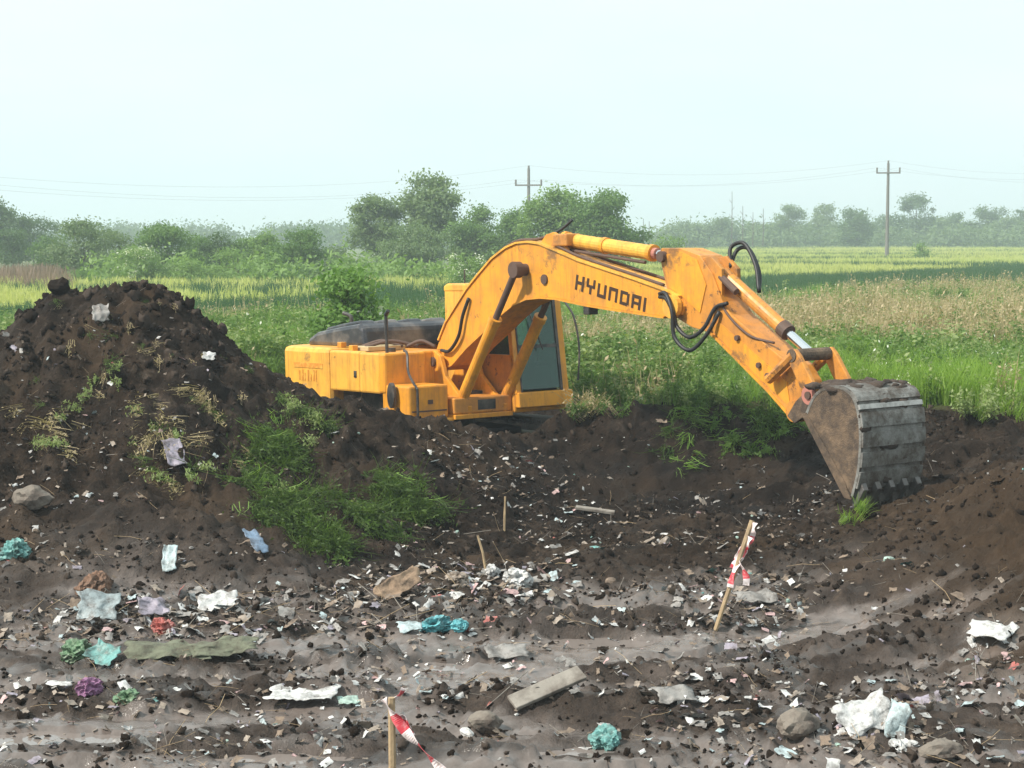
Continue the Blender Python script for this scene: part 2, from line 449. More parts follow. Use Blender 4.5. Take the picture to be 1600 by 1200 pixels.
CP += [(-2.5,28.5,-1.2),(0,26.6,-1.34),(-1,29.4,-1.1),(1.2,26.6,-1.25),(-1.2,27.4,-1.34),(-3.6,27.6,-0.7),(-0.8,25.6,-0.9),
       (1.8,27.5,-0.5),(0.8,29.0,-0.6),(-1.5,31,-0.3),(-4,30.5,-0.2),
       (-5.2,25.2,0.75),(-7.5,25.2,0.3),(-3.4,25.4,0.0),(-5,27.2,0.1),(-9,23,0.4),(-9,19,-0.5),(-14,22,0),(-14,18,-0.6),(14,17,0.1),(9,18,0.2),(14,22,0)]
for Xc in (-14, -9, -5, -2, 1, 4, 7, 10, 14):
    for Yc in (32, 36): CP.append((Xc, Yc, 0.0))
for Xc in (3, 6, 10, 14): CP.append((Xc, 28, 0.0))
CP = np.array(CP)
def _tps_k(r2): return 0.5 * r2 * np.log(np.maximum(r2, 1e-9))
_n = len(CP)
_d2 = ((CP[:, None, :2] - CP[None, :, :2]) ** 2).sum(-1)
_A = np.zeros((_n + 3, _n + 3)); _A[:_n, :_n] = _tps_k(_d2) + np.eye(_n) * 0.02
_A[:_n, _n] = 1; _A[:_n, _n + 1:] = CP[:, :2]; _A[_n, :_n] = 1; _A[_n + 1:, :_n] = CP[:, :2].T
_w = np.linalg.solve(_A, np.concatenate([CP[:, 2], np.zeros(3)]))

def seg_dist(X, Y, a, b):
    ax, ay = a; bx, by = b; L2 = (bx - ax) ** 2 + (by - ay) ** 2
    t = np.clip(((X - ax) * (bx - ax) + (Y - ay) * (by - ay)) / L2, 0, 1)
    return np.hypot(X - ax - t * (bx - ax), Y - ay - t * (by - ay))

def bank_line(X):
    """nearest Y at which field vegetation stands"""
    right = 26.1 - 0.26 * (X - 0.9)
    y = np.where(X > 1.0, np.maximum(right, 24.4), np.where(X > -4.6, 30.6, 26.2))
    return y

RUTS = [((-4.2, 12.0), (-0.9, 13.0), 0.30), ((-0.8, 13.6), (2.9, 16.2), 0.42), ((-2.6, 14.6), (1.8, 15.2), 0.3), ((-1.0, 11.2), (3.0, 11.0), 0.28)]
PUDDLES = [(-2.3, 13.68, 0.6, 0.32, 'shallow pale puddle on the track right of the carpet'), (-3.25, 12.2, 0.75, 0.26, 'muddy puddle in the wheel track at lower left'),
           (-1.5, 11.72, 0.6, 0.22, 'muddy puddle at the bottom edge left of the front stake'), (-0.55, 14.35, 0.5, 0.26, 'narrow puddle between the cyan bag and the grey plank'),
           (0.75, 15.3, 0.6, 0.3, 'shallow puddle in the track left of the leaning stake'), (0.35, 11.9, 0.45, 0.2, 'small puddle left of the teal green bag')]
PUD_Z = [-1.13, -1.13, -1.13, -1.14, -1.16, -1.13]
def puddle_q(x, y, i):
    cx, cy, rx, ry, _ = PUDDLES[i]
    return np.hypot((x - cx) / rx, (y - cy) / ry)
def puddle_mask(x, y):
    m = np.zeros_like(x)
    for i in range(len(PUDDLES)): m = np.maximum(m, 1 - sstep(0.8, 1.3, puddle_q(x, y, i)))
    return m
def terrain(X, Y, detail=True):
    X = np.asarray(X, float); Y = np.asarray(Y, float); sh = X.shape
    x = X.ravel(); y = Y.ravel(); z = np.empty_like(x)
    for i in range(0, len(x), 40000):
        s = slice(i, i + 40000)
        xc = np.clip(x[s], -13.5, 13.5); yc = np.clip(y[s], -5.5, 35.5)
        r2 = (xc[:, None] - CP[None, :, 0]) ** 2 + (yc[:, None] - CP[None, :, 1]) ** 2
        z[s] = _tps_k(r2) @ _w[:_n] + _w[_n] + _w[_n + 1] * xc + _w[_n + 2] * yc
    far = np.maximum.reduce([sstep(31, 35, y), sstep(13, 30, np.abs(x)), sstep(-2, -20, y)])
    z = z * (1 - far)
    dirt = 1 - sstep(-0.8, 0.6, y - bank_line(x))
    heap = sstep(-0.95, -0.2, z) * dirt
    if detail:
        rut = np.zeros_like(x)
        for a, b, w in RUTS:
            wob = fbm(x * 0.8, y * 0.8, 2, 5) * 0.25
            rut = np.maximum(rut, 1 - sstep(w * 0.55, w, seg_dist(x, y, a, b) + wob))
        rough = (0.85 + 0.5 * heap) * (1 - 0.7 * rut) * (0.15 + 0.85 * dirt)
        n = 0.10 * fbm(x * 0.9, y * 0.9, 3, 1) + (0.085 + 0.07 * heap) * fbm(x * 2.6, y * 2.6, 3, 2)
        b1 = np.abs(gnoise(x * 3.4 + 4, y * 3.4, 31)); b2 = np.abs(gnoise(x * 8.1, y * 8.1, 32)); b3 = np.abs(gnoise(x * 17.0, y * 17.0, 33)) * sstep(21, 17, y) + 0.2 * sstep(17, 21, y); b2 = b2 * (1 - 0.6 * sstep(20, 24, y)) + 0.12 * sstep(20, 24, y)
        b4 = np.abs(gnoise(x * 5.3 + 0.4 * y, y * 2.6 + 7, 35))
        n = n + 0.075 * (0.2 - b1) + 0.10 * (b4 - 0.2) + 0.085 * (b2 - 0.2) + 0.05 * (b3 - 0.2)
        band = fbm(x * 0.32 + 2, y * 1.5, 3, 81)
        n = n + (1 - heap) * 0.16 * band
        # slip streaks running down the heap faces
        n = n + heap * sstep(23.6, 22.4, y) * (0.09 * gnoise(x * 4.0 + 0.9 * y, y * 0.8, 44) + 0.04 * gnoise(x * 10.0 + 1.5 * y, y * 1.6, 45))
        z = z + n * rough - 0.05 * rut
        for i, pz in enumerate(PUD_Z):               # a shallow dip with a soft, ragged rim
            q = puddle_q(x, y, i); qn = q + 0.8 * fbm(x * 2.6, y * 3.4, 4, 57); pm = 1 - sstep(0.45, 1.15, qn)
            z = z * (1 - pm) + pm * (pz - 0.02 + 0.03 * fbm(x * 4, y * 4, 3, 58))
            z = np.where((q > 0.85) & (q < 1.8), np.maximum(z, pz + 0.02 + 0.03 * (fbm(x * 5, y * 5, 2, 59) + 0.5)), z)
    return z.reshape(sh)

def graded(lo, hi, segs):
    """coordinates with a step that depends on the place"""
    out = [lo]; v = lo
    while v < hi - 1e-6:
        st = next(s for (a, s) in segs if v < a); v = min(v + st, hi); out.append(v)
    return np.array(out)
xs = graded(-40, 40, [(-12, 2.0), (-7.2, 0.25), (-3.8, 0.05), (3.6, 0.034), (7.2, 0.05), (12, 0.25), (99, 2.0)])
ys = graded(-30, 36, [(4, 2.0), (9.5, 0.25), (16, 0.042), (26, 0.055), (28, 0.1), (32, 0.25), (99, 1.0)])
GX, GY = np.meshgrid(xs, ys)
GZ = terrain(GX, GY)
nx, ny = len(xs), len(ys)
idx = np.arange(nx * ny).reshape(ny, nx)
Fq = np.stack([idx[:-1, :-1], idx[:-1, 1:], idx[1:, 1:], idx[1:, :-1]], -1).reshape(-1, 4)
# a little sideways shove so that clumps overhang and the lattice does not show
jx = 0.04 * gnoise(GX * 6, GY * 6, 71) * (GY < 27); jy = 0.05 * gnoise(GX * 6, GY * 6, 72) * (GY < 27)
ter_me = mesh_np('dump_ground', np.stack([GX + jx, GY + jy, GZ], -1).reshape(-1, 3), Fq)
def set_attr(me, name, arr):
    a = me.attributes.new(name, 'FLOAT', 'POINT'); a.data.foreach_set('value', np.asarray(arr, np.float32).ravel())
turf = sstep(-0.5, 0.4, GY - bank_line(GX) + 0.5 * fbm(GX * 1.5, GY * 1.5, 3, 8))
rutm = np.zeros_like(GX)
for a, b, w in RUTS: rutm = np.maximum(rutm, 1 - sstep(w * 0.5, w * 1.25, seg_dist(GX, GY, a, b) + 0.35 * fbm(GX * 0.9, GY * 0.9, 3, 5)))
floorm = (1 - sstep(-0.95, -0.55, GZ)) * sstep(19.5, 16.5, GY)
pale = np.clip(rutm * 0.95 * sstep(17.5, 16.2, GY) + floorm * sstep(0.0, 0.55, fbm(GX * 0.9 + 3, GY * 1.4, 4, 9)) * 0.55 + floorm * (0.22 + 0.75 * sstep(0.12, -0.35, fbm(GX * 0.32 + 2, GY * 1.5, 3, 81))), 0, 1)
lowheap = np.exp(-(((GX + 4.0) / 2.4) ** 2 + ((GY - 18.0) / 1.1) ** 2))
pale = np.clip(pale + 0.16 * lowheap, 0, 1)
russ = sstep(3.2, 4.4, GX + 0.3 * fbm(GX, GY, 3, 14) * 2) * sstep(21.5, 19.0, GY) * sstep(11, 13.5, GY) * 0.5
russ = np.maximum(russ, 0.5 * sstep(0.1, 0.5, fbm(GX * 0.7, GY * 0.7, 3, 15)) * sstep(16, 18, GY))
wet = np.clip(floorm * sstep(0.0, -0.35, fbm(GX * 0.32 + 2, GY * 1.5, 3, 81)) + floorm * 0.7 * sstep(0.0, 0.35, fbm(GX * 0.7 + 9, GY * 2.0, 3, 21)) + 0.85 * rutm * sstep(17.5, 16.2, GY), 0, 1)
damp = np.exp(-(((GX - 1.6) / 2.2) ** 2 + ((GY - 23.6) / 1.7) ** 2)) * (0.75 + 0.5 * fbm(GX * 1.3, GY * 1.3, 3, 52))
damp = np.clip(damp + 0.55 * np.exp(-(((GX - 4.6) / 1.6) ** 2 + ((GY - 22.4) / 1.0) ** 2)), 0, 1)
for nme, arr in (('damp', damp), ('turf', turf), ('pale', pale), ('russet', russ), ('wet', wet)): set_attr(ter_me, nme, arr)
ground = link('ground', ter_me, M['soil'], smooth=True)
tag(ground, 'dark churned soil of the dump and its spoil heaps', kind='structure')

# the wide plain out to the horizon
plain_m, pnt, pp, pout = mat_base('plain_turf')
ppos = geo_pos(pnt)
pc = mixc(pnt, noise(pnt, ppos, 0.05, 5, 0.6), (0.10, 0.14, 0.045), (0.20, 0.21, 0.08))
pc = mixc(pnt, noise(pnt, ppos, 1.5, 4, 0.7), pc, (0.06, 0.09, 0.03))
pnt.links.new(pc, pp.inputs['Base Color']); pp.inputs['Roughness'].default_value = 0.95
V = []; Q = []
px_ = [-2500, -600, -40, 40, 600, 2500]; py_ = [-2500, -600, -30, 36, 600, 2500]
V = [(x, y, -0.004) for y in py_ for x in px_]
for j in range(5):
    for i in range(5):
        if (i, j) != (2, 2): Q.append((j * 6 + i, j * 6 + i + 1, j * 6 + i + 7, j * 6 + i + 6))
plain = link('field_ground', mesh_np('field_ground', V, Q), plain_m)
tag(plain, 'flat green farmland reaching to the horizon', kind='structure')

def ground_at(px, py):
    """walk along the line of sight until it meets the soil"""
    ds = np.arange(9.0, 40, 0.04)
    P = np.array([at(px, py, d) for d in ds[::1]])
    h = terrain(P[:, 0], P[:, 1])
    k = np.argmax(P[:, 2] < h)
    return P[k, 0], P[k, 1], float(h[k])

def ground_many(pxs, pys):
    """the same for many points (coarse then exact height)"""
    out = []
    ds = np.arange(9.5, 32, 0.06)
    for px, py in zip(pxs, pys):
        a = (px - 800) / F_PX; b = (600 - py) / F_PX
        cy = math.cos(PITCH) + b * math.sin(PITCH); cz = -math.sin(PITCH) + b * math.cos(PITCH)
        out.append((a / cy * ds, ds, CAM_Z + cz / cy * ds))
    A = np.array(out)                                   # n,3,m
    h = GRIDH(A[:, 0], A[:, 1])
    k = np.argmax(A[:, 2] < h, axis=1); r = np.arange(len(k))
    return np.stack([A[r, 0, k], A[r, 1, k], h[r, k]], -1)

def GRIDH(X, Y):
    """bilinear read of the built ground"""
    i = np.clip(np.searchsorted(xs, X) - 1, 0, nx - 2); j = np.clip(np.searchsorted(ys, Y) - 1, 0, ny - 2)
    u = np.clip((X - xs[i]) / (xs[i + 1] - xs[i]), 0, 1); v = np.clip((Y - ys[j]) / (ys[j + 1] - ys[j]), 0, 1)
    return (GZ[j, i] * (1 - u) + GZ[j, i + 1] * u) * (1 - v) + (GZ[j + 1, i] * (1 - u) + GZ[j + 1, i + 1] * u) * v

# ------------------------------------------------------------------ excavator (x forward, y to its left, z up)
EX = empty('excavator', (-1.16, 27.45, CAM_Z - 3.69), (R(0.3), R(-1.5), R(-53.9)))
tag(EX, 'yellow crawler excavator with its boom stretched out over the cut', 'excavator')

# crawler tracks
def stadium(s, L=1.75, r=0.43):
    """point and direction on the track loop, s in 0..1"""
    P = 2 * math.pi * r + 4 * L; t = s * P
    if t < 2 * L: return (-L + t, 2 * r, 0.0)
    t -= 2 * L
    if t < math.pi * r: a = t / r; return (L + r * math.sin(a), r + r * math.cos(a), -a)
    t -= math.pi * r
    if t < 2 * L: return (L - t, 0.0, -math.pi)
    t -= 2 * L; a = t / r
    return (-L - r * math.sin(a), r - r * math.cos(a), -math.pi - a)
shoe_mb = MB().box(-0.092, 0.092, -0.30, 0.30, -0.02, 0.012).box(-0.08, -0.055, -0.30, 0.30, 0.012, 0.045).box(-0.012, 0.012, -0.30, 0.30, 0.012, 0.038).box(0.055, 0.08, -0.30, 0.30, 0.012, 0.045)
shoe_me = mesh_py('track_shoe', shoe_mb.v, shoe_mb.f); shoe_me.materials.append(M['steel'])
for sy in (-1.2, 1.2):
    trk = MB().prism([(-1.9, 0.2), (1.9, 0.2), (1.95, 0.45), (1.75, 0.68), (-1.75, 0.68), (-1.95, 0.45)], sy - 0.2, sy + 0.2).build('crawler_track', M['steel'], EX, bevel=0.02)
    for k in range(46):
        x, z, a = stadium(k / 46)
        o = bpy.data.objects.new('track_shoe', shoe_me); COL.objects.link(o); o.parent = trk
        o.location = (x, sy, z + 0.02); o.rotation_euler = (0, -a, 0)
    for x in (-1.75, 1.75):
        MB().tube([(x, sy - 0.16, 0.45), (x, sy + 0.16, 0.45)], 0.36, 20).build('idler_wheel', M['steel'], trk, bevel=0.02)
    for k in range(7):
        x = -1.2 + 0.4 * k
        MB().tube([(x, sy - 0.22, 0.13), (x, sy + 0.22, 0.13)], 0.10, 12).build('roller', M['steel'], trk)
MB().box(-0.9, 0.9, -1.0, 1.0, 0.35, 0.8).build('undercarriage_frame', M['black'], EX, bevel=0.05)
MB().tube([(0, 0, 0.8), (0, 0, 1.06)], 0.62, 28).build('swing_ring', M['steel'], EX)

# upper structure
MB().prismz([(-2.45, -1.1), (0.9, -1.12), (0.9, 1.35), (-2.45, 1.2)], 1.05, 1.38).build('deck_frame', M['black'], EX, bevel=0.02)
cw = [(-0.87, -1.36), (-2.05, -1.36), (-2.35, -1.30), (-2.58, -1.12), (-2.72, -0.75), (-2.8, 0), (-2.72, 0.75), (-2.58, 1.12), (-2.35, 1.30), (-2.05, 1.36), (-0.87, 1.36)]
cwo = MB().prismz(cw, 1.18, 2.04).build('counterweight', M['paint_bright'], EX, bevel=0.075)
MB().box(-1.95, -1.05, -1.368, -1.358, 1.72, 1.80).build('decal_stripe', M['decal'], cwo)
mk = MB()
for i, (a, h) in enumerate([(0.0, .15), (.10, .17), (.17, .12), (.27, .17), (.36, .10), (.45, .17), (.52, .17)]):
    mk.box(-1.80 + a, -1.80 + a + 0.035, -1.368, -1.358, 1.52, 1.52 + h)
mk.build('faded_marking', M['decal'], cwo)
door = MB().box(-0.845, 0.02, -1.362, -1.2, 1.40, 2.01).build('engine_door', M['paint_bright'], EX, bevel=0.03)
MB().box(-0.12, -0.05, -1.372, -1.36, 1.62, 1.72).build('door_handle', M['black'], door)
MB().box(0.03, 0.60, -1.37, -1.2, 1.40, 2.0).build('side_panel', M['paint_bright'], EX, bevel=0.03)
MB().box(-0.86, 0.05, -1.19, -0.6, 1.39, 1.98).build('engine_bay_cover', M['paint'], EX, bevel=0.02)
tank = MB().box(0.05, 0.74, -1.36, -0.64, 1.41, 2.0).build('fuel_tank', M['paint'], EX, bevel=0.035)
MB().tube([(0.36, -1.0, 1.99), (0.36, -1.0, 2.06)], 0.07, 14).build('filler_cap', M['black'], tank)
tb = MB().box(0.62, 1.35, -1.34, -0.66, 1.06, 1.54).build('tool_box', M['paint'], EX, bevel=0.03)
MB().box(1.352, 1.366, -1.02, -0.94, 1.27, 1.33).build('latch', M['rust'], tb)
MB().box(1.352, 1.362, -1.30, -0.70, 1.16, 1.18).build('lid_seam', M['rust'], tb)
MB().box(0.72, 1.40, -1.37, -0.60, 1.00, 1.05).build('step_plate', M['paint_bright'], EX, bevel=0.008)
# bonnet over the engine
hd = MB()
hd.prism([(-2.44, 2.03), (-2.36, 2.15), (-2.12, 2.25), (-1.5, 2.33), (-0.82, 2.40), (-0.68, 2.34), (-0.62, 2.03)], -0.86, 1.1)
hood = hd.build('engine_hood', M['hood'], EX, bevel=0.07)
for yy in (-0.62, -0.2, 0.25, 0.7):
    MB().prism([(-2.05, 2.25), (-1.95, 2.32), (-1.5, 2.385), (-0.95, 2.445), (-0.85, 2.38)], yy - 0.13, yy + 0.13).build('hood_rib', M['hood'], hood, bevel=0.03)
MB().tube(smooth_path([(-2.1, -0.2, 2.2), (-2.1, -0.2, 2.44), (-2.13, -0.23, 2.50), (-2.2, -0.3, 2.54)]), 0.032, 12).build('exhaust_pipe', M['steel'], EX, smooth=True)
MB().box(-0.55, 0.55, -0.58, -0.1, 1.39, 2.0).build('valve_cover', M['paint'], EX, bevel=0.03)
MB().box(-0.6, -0.1, -1.12, -0.45, 2.0, 2.07).build('walkway_plate', M['beige'], EX, bevel=0.01)
for a, b in (((-0.55, -0.95), (-0.1, -0.5)), ((-0.3, -1.05), (0.1, -0.35)), ((0.1, -0.55), (0.5, -0.3))):
    MB().tube(smooth_path([(a[0], a[1], 2.06), ((a[0] + b[0]) / 2, (a[1] + b[1]) / 2, 2.14), (b[0], b[1], 2.05)]), 0.026, 8).build('pipe', M['rust'], EX, smooth=True)
MB().box(-1.05, -0.93, -1.1, -1.0, 2.04, 2.12).build('lifting_lug', M['paint'], EX, bevel=0.01)
MB().box(-0.45, -0.34, -1.25, -1.15, 2.0, 2.09).build('lifting_lug', M['paint'], EX, bevel=0.01)
# hand rails, mirror
MB().tube([(0.56, -1.2, 1.98), (0.55, -1.2, 2.58)], 0.026, 8).tube([(0.55, -1.2, 2.56), (0.62, -1.2, 2.62)], 0.03, 8).build('handrail', M['black'], EX)
MB().tube(smooth_path([(0.74, -1.02, 2.03), (0.84, -1.03, 1.98), (1.02, -1.13, 1.72), (1.35, -1.22, 1.52), (1.385, -1.22, 1.46), (1.385, -1.22, 1.06)]), 0.02, 8).build('handrail', M['black'], EX)
mir = MB(); mp_ = []
for k in range(14):
    a = 2 * math.pi * k / 14; mp_.append((1.0 + 0.095 * math.cos(a), 1.40 + 0.19 * math.sin(a)))
mir.prism(mp_, -1.44, -1.385); mir.tube([(1.0, -1.39, 1.40), (1.0, -1.33, 1.40)], 0.02, 6)
mir.build('mirror', M['black'], EX, bevel=0.015)
# boom foot brackets
for y in (-0.34, 0.30):
    MB().prism([(0.05, 1.06), (1.42, 1.06), (1.45, 1.2), (1.2, 1.35), (0.85, 1.62), (0.72, 1.92), (0.55, 2.0), (0.36, 1.95), (0.05, 1.5)], y - 0.035, y + 0.035).build('boom_bracket', M['paint'], EX, bevel=0.01)
MB().box(1.0, 1.46, -0.62, 0.42, 1.02, 1.09).build('front_plate', M['paint'], EX, bevel=0.01)
MB().tube([(0.55, -0.42, 1.83), (0.55, 0.42, 1.83)], 0.07, 14).build('boom_pin', M['rust'], EX)
MB().tube([(1.22, -0.5, 1.17), (1.22, 0.5, 1.17)], 0.06, 14).build('cylinder_pin', M['rust'], EX)
MB().box(0.85, 1.435, -0.62, 0.415, 1.095, 1.33).build('front_frame', M['paint_arm'], EX, bevel=0.02)
MB().box(1.15, 1.437, -0.20, 0.12, 1.14, 1.29).build('opening_shade', M['black'], EX)  # solid black block painting in the shade of the opening

# boom
top = [(0.36, 1.92), (0.50, 2.14), (0.70, 2.41), (1.26, 2.90), (1.58, 3.12), (1.92, 3.34), (2.26, 3.485), (2.51, 3.545), (2.78, 3.555), (3.05, 3.525), (3.61, 3.37), (3.9, 3.285), (5.09, 3.02), (5.75, 2.86), (5.95, 2.79), (6.04, 2.68)]
bot = [(5.98, 2.57), (5.67, 2.55), (4.55, 2.65), (4.04, 2.70), (3.40, 2.785), (3.05, 2.80), (2.73, 2.78), (2.4, 2.69), (2.05, 2.52), (1.71, 2.32), (1.23, 2.06), (.84, 1.80), (.62, 1.72), (.42, 1.75)]
boom = MB().prism(top + bot, -0.23, 0.23).build('boom', M['paint'], EX, bevel=0.006)
MB().ribbon(top[1:-1], -0.255, 0.255, 0.028).build('top_flange', M['paint_bright'], boom)
MB().ribbon(bot[1:-1], -0.255, 0.255, 0.026).build('bottom_flange', M['paint'], boom)
MB().tube([(2.72, -0.42, 3.18), (2.72, 0.42, 3.18)], 0.085, 16).build('cylinder_pin', M['rust'], boom)
MB().tube([(3.16, -0.255, 3.04), (3.16, 0.255, 3.04)], 0.07, 16).build('boom_boss', M['rust'], boom)
MB().tube([(5.9, -0.30, 2.68), (5.9, 0.30, 2.68)], 0.085, 16).build('arm_pin', M['rust'], boom)
for sy in (-0.29, 0.29):
    MB().tube([(5.88, sy - 0.035, 2.68), (5.88, sy + 0.035, 2.68)], 0.15, 18).build('boom_boss', M['paint_bright'], boom)
# arm-cylinder bracket on the boom's back
for y in (-0.13, 0.13):
    MB().prism([(2.95, 3.53), (3.10, 3.66), (3.27, 3.69), (3.42, 3.62), (3.62, 3.38)], y - 0.025, y + 0.025).build('cylinder_bracket', M['paint'], boom, bevel=0.006)
MB().box(3.3, 3.62, -0.2, 0.05, 3.49, 3.66).build('valve_block', M['paint_arm'], boom, bevel=0.02)
# block lettering along the boom
LET = {'H': [(0, 0, .24, 1), (.76, 0, 1, 1), (.24, .40, .76, .62)],
       'Y': [(0, .52, .24, 1), (.76, .52, 1, 1), (.0, .42, 1, .60), (.38, 0, .62, .42)],
       'U': [(0, 0, .24, .9), (.76, 0, 1, .9), (.24, 0, .76, .22)],
       'N': [(0, 0, .24, .9), (.76, 0, 1, .9), (.24, .68, .76, .9)],
       'D': [(0, 0, .24, .9), (.76, .08, 1, .82), (.24, 0, .80, .20), (.24, .70, .80, .9)],
       'A': [(0, 0, .24, .9), (.76, 0, 1, .9), (.24, .68, .76, .9), (.24, .28, .76, .46)],
       'I': [(0, 0, .24, .9)]}
p0 = np.array((3.83, 2.90)); p1 = np.array((5.40, 2.58)); ux = (p1 - p0) / np.linalg.norm(p1 - p0); uz = np.array((-ux[1], ux[0]))
LW, LH, GAP = 0.182, 0.205, 0.058
cur = 0.0
for ch in 'HYUNDAI':
    mbx = MB()
    for (a0, b0, a1, b1) in LET[ch]:
        q = [p0 + ux * (cur + a * LW) + uz * (b * LH) for a, b in ((a0, b0), (a1, b0), (a1, b1), (a0, b1))]
        mbx.prism([tuple(v) for v in q], -0.236, -0.2285)
    mbx.build('letter', M['letter'], boom)
    cur += (LW if ch != 'I' else LW * .24) + GAP
# boom cylinders
for sy in (-0.40, 0.40):
    A = Vector((1.22, sy, 1.17)); B = Vector((2.72, sy, 3.18)); d = (B - A).normalized()
    cyl = MB().tube([A, A + d * 1.62], 0.085, 16).tube([A + d * 1.57, A + d * 1.66], 0.097, 16).build('boom_cylinder', M['paint'], EX, smooth=False)
    MB().tube([A + d * 1.6, B], 0.048, 12).build('cylinder_rod', M['rust'], cyl)
    MB().tube([B - Vector((0, 0.06, 0)), B + Vector((0, 0.06, 0))], 0.115, 16).build('rod_eye', M['rust'], cyl)
    MB().tube([A - Vector((0, 0.07, 0)), A + Vector((0, 0.07, 0))], 0.12, 16).build('cylinder_eye', M['paint_arm'], cyl)
# arm cylinder
A = Vector((3.22, 0, 3.60)); B = Vector((5.62, 0, 3.31)); d = (B - A).normalized()
acy = MB().tube([A + d * 0.12, A + d * 2.0], 0.098, 18).build('arm_cylinder', M['paint_bright'], EX)
for t in (0.14, 1.0, 1.97): MB().tube([A + d * (t - 0.03), A + d * (t + 0.04)], 0.112, 18).build('cylinder_collar', M['paint'], acy)
MB().tube([A + d * 1.95, A + d * 2.08], 0.075, 14).build('gland', M['pink_grease'], acy)
MB().tube([A + d * 2.0, B], 0.055, 12).build('cylinder_rod', M['chrome'], acy)
MB().tube([A + d * 0.3 + Vector((0, -.06, -.13)), A + d * 1.9 + Vector((0, -.06, -.13))], 0.022, 8).build('pipe', M['rust'], acy)

# arm
arm_prof = [(5.52, 3.36), (5.58, 3.42), (5.94, 3.41), (6.30, 3.31), (6.52, 3.08), (6.70, 2.74), (6.85, 2.58), (7.86, 1.99), (8.0, 1.80), (8.07, 1.52), (8.02, 1.38), (7.9, 1.34), (7.80, 1.42), (7.49, 1.66), (6.62, 2.25), (6.45, 2.36), (6.13, 2.42), (5.88, 2.52), (5.74, 2.72), (5.62, 3.05)]
arm = MB().prism(arm_prof, -0.19, 0.19).build('arm', M['paint_arm'], EX, bevel=0.008)
MB().ribbon([(6.45, 2.36), (6.62, 2.25), (7.49, 1.66), (7.80, 1.42)], -0.215, 0.215, 0.03).build('bottom_flange', M['paint'], arm)
MB().prism([(6.45, 2.44), (6.66, 2.48), (7.80, 1.80), (7.86, 1.50), (7.50, 1.72), (6.62, 2.31)], -0.20, -0.192).build('side_plate', M['paint'], arm)
MB().prism([(5.60, 3.33), (5.94, 3.37), (6.26, 3.26), (6.42, 2.95), (6.30, 2.60), (5.98, 2.80), (5.72, 2.92)], -0.202, -0.192).build('side_plate', M['paint'], arm)
for (x, z) in ((6.98, 2.30), (7.35, 1.98), (7.50, 1.86)): MB().tube([(x, -0.235, z), (x, -0.19, z)], 0.035, 8).build('hose_clamp', M['rust'], arm)
for y in (-0.13, 0.13): MB().prism([(6.30, 3.28), (6.46, 3.30), (6.66, 3.14), (6.66, 2.80), (6.45, 2.95)], y - 0.03, y + 0.03).build('cylinder_bracket', M['paint_arm'], arm, bevel=0.006)
MB().tube([(5.62, -0.26, 3.31), (5.62, 0.26, 3.31)], 0.07, 14).build('cylinder_pin', M['rust'], arm)
MB().tube([(7.95, -0.24, 1.46), (7.95, 0.24, 1.46)], 0.13, 18).build('bucket_boss', M['paint_arm'], arm)
# bucket cylinder and linkage
A = Vector((6.52, 0, 3.08)); B = Vector((8.02, 0, 2.12)); d = (B - A).normalized()
bcy = MB().tube([A, A + d * 1.26], 0.088, 16).build('bucket_cylinder', M['paint_arm'], EX)
MB().tube([A + d * 1.2, A + d * 1.33], 0.102, 16).build('gland', M['rust'], bcy)
MB().tube([A + d * 1.28, B], 0.055, 12).build('cylinder_rod', M['chrome'], bcy)
MB().tube([A + d * 0.1 + Vector((0, -.12, .02)), A + d * 0.45 + Vector((0, -.14, .02))], 0.045, 10).build('valve', M['rust'], bcy)
for y in (-0.30, 0.30):
    MB().tube([(7.60, y, 1.82), (8.02, y, 2.12)], 0.06, 8).build('rocker_link', M['paint_arm'], EX)
    MB().prism([(7.94, 2.14), (8.06, 2.20), (8.14, 2.12), (8.42, 1.72), (8.38, 1.60), (8.24, 1.60), (7.98, 2.02)], y - 0.03 if y < 0 else y - 0.03, y + 0.03).build('bucket_link', M['paint_arm'], EX, bevel=0.01)
MB().tube([(8.02, -0.34, 2.12), (8.02, 0.34, 2.12)], 0.075, 14).build('link_pin', M['mudsteel'], EX)
MB().tube([(8.31, -0.38, 1.67), (8.31, 0.38, 1.67)], 0.045, 14).build('link_pin', M['rust'], EX)
MB().tube([(8.31, -0.36, 1.67), (8.31, -0.325, 1.67)], 0.11, 18).build('pin_ring', M['pink_grease'], EX)

# bucket
curve = smooth_path([(8.40, 1.45), (8.55, 1.69), (8.75, 1.80), (8.98, 1.81), (9.17, 1.70), (9.26, 1.45), (9.27, 1.15), (9.23, .85), (9.14, .58)], 4)
curve = [(c[0], c[1]) for c in curve]
bucket = MB().ribbon(curve, -0.52, 0.52, -0.035).build('bucket', M['greysteel'], EX)
for sy in (-0.5, 0.5):
    MB().prism(curve, sy - 0.016, sy + 0.016).build('side_plate', M['mudsteel'], bucket)
    MB().prism([(8.37, 1.46), (8.44, 1.49), (9.02, .75), (9.12, .55), (9.02, .56)], sy - 0.035, sy + 0.035).build('side_cutter', M['mudsteel'], bucket, bevel=0.006)
for y in (-0.23, 0.23):
    MB().prism([(7.86, 1.40), (7.98, 1.32), (8.28, 1.48), (8.70, 1.80), (8.45, 1.82), (8.24, 1.76), (8.0, 1.58)], y - 0.03, y + 0.03).build('bucket_ear', M['mudsteel'], bucket, bevel=0.01)
outer = smooth_path([(8.98, 1.81), (9.17, 1.70), (9.26, 1.45), (9.27, 1.15), (9.23, .85), (9.14, .58)], 8)
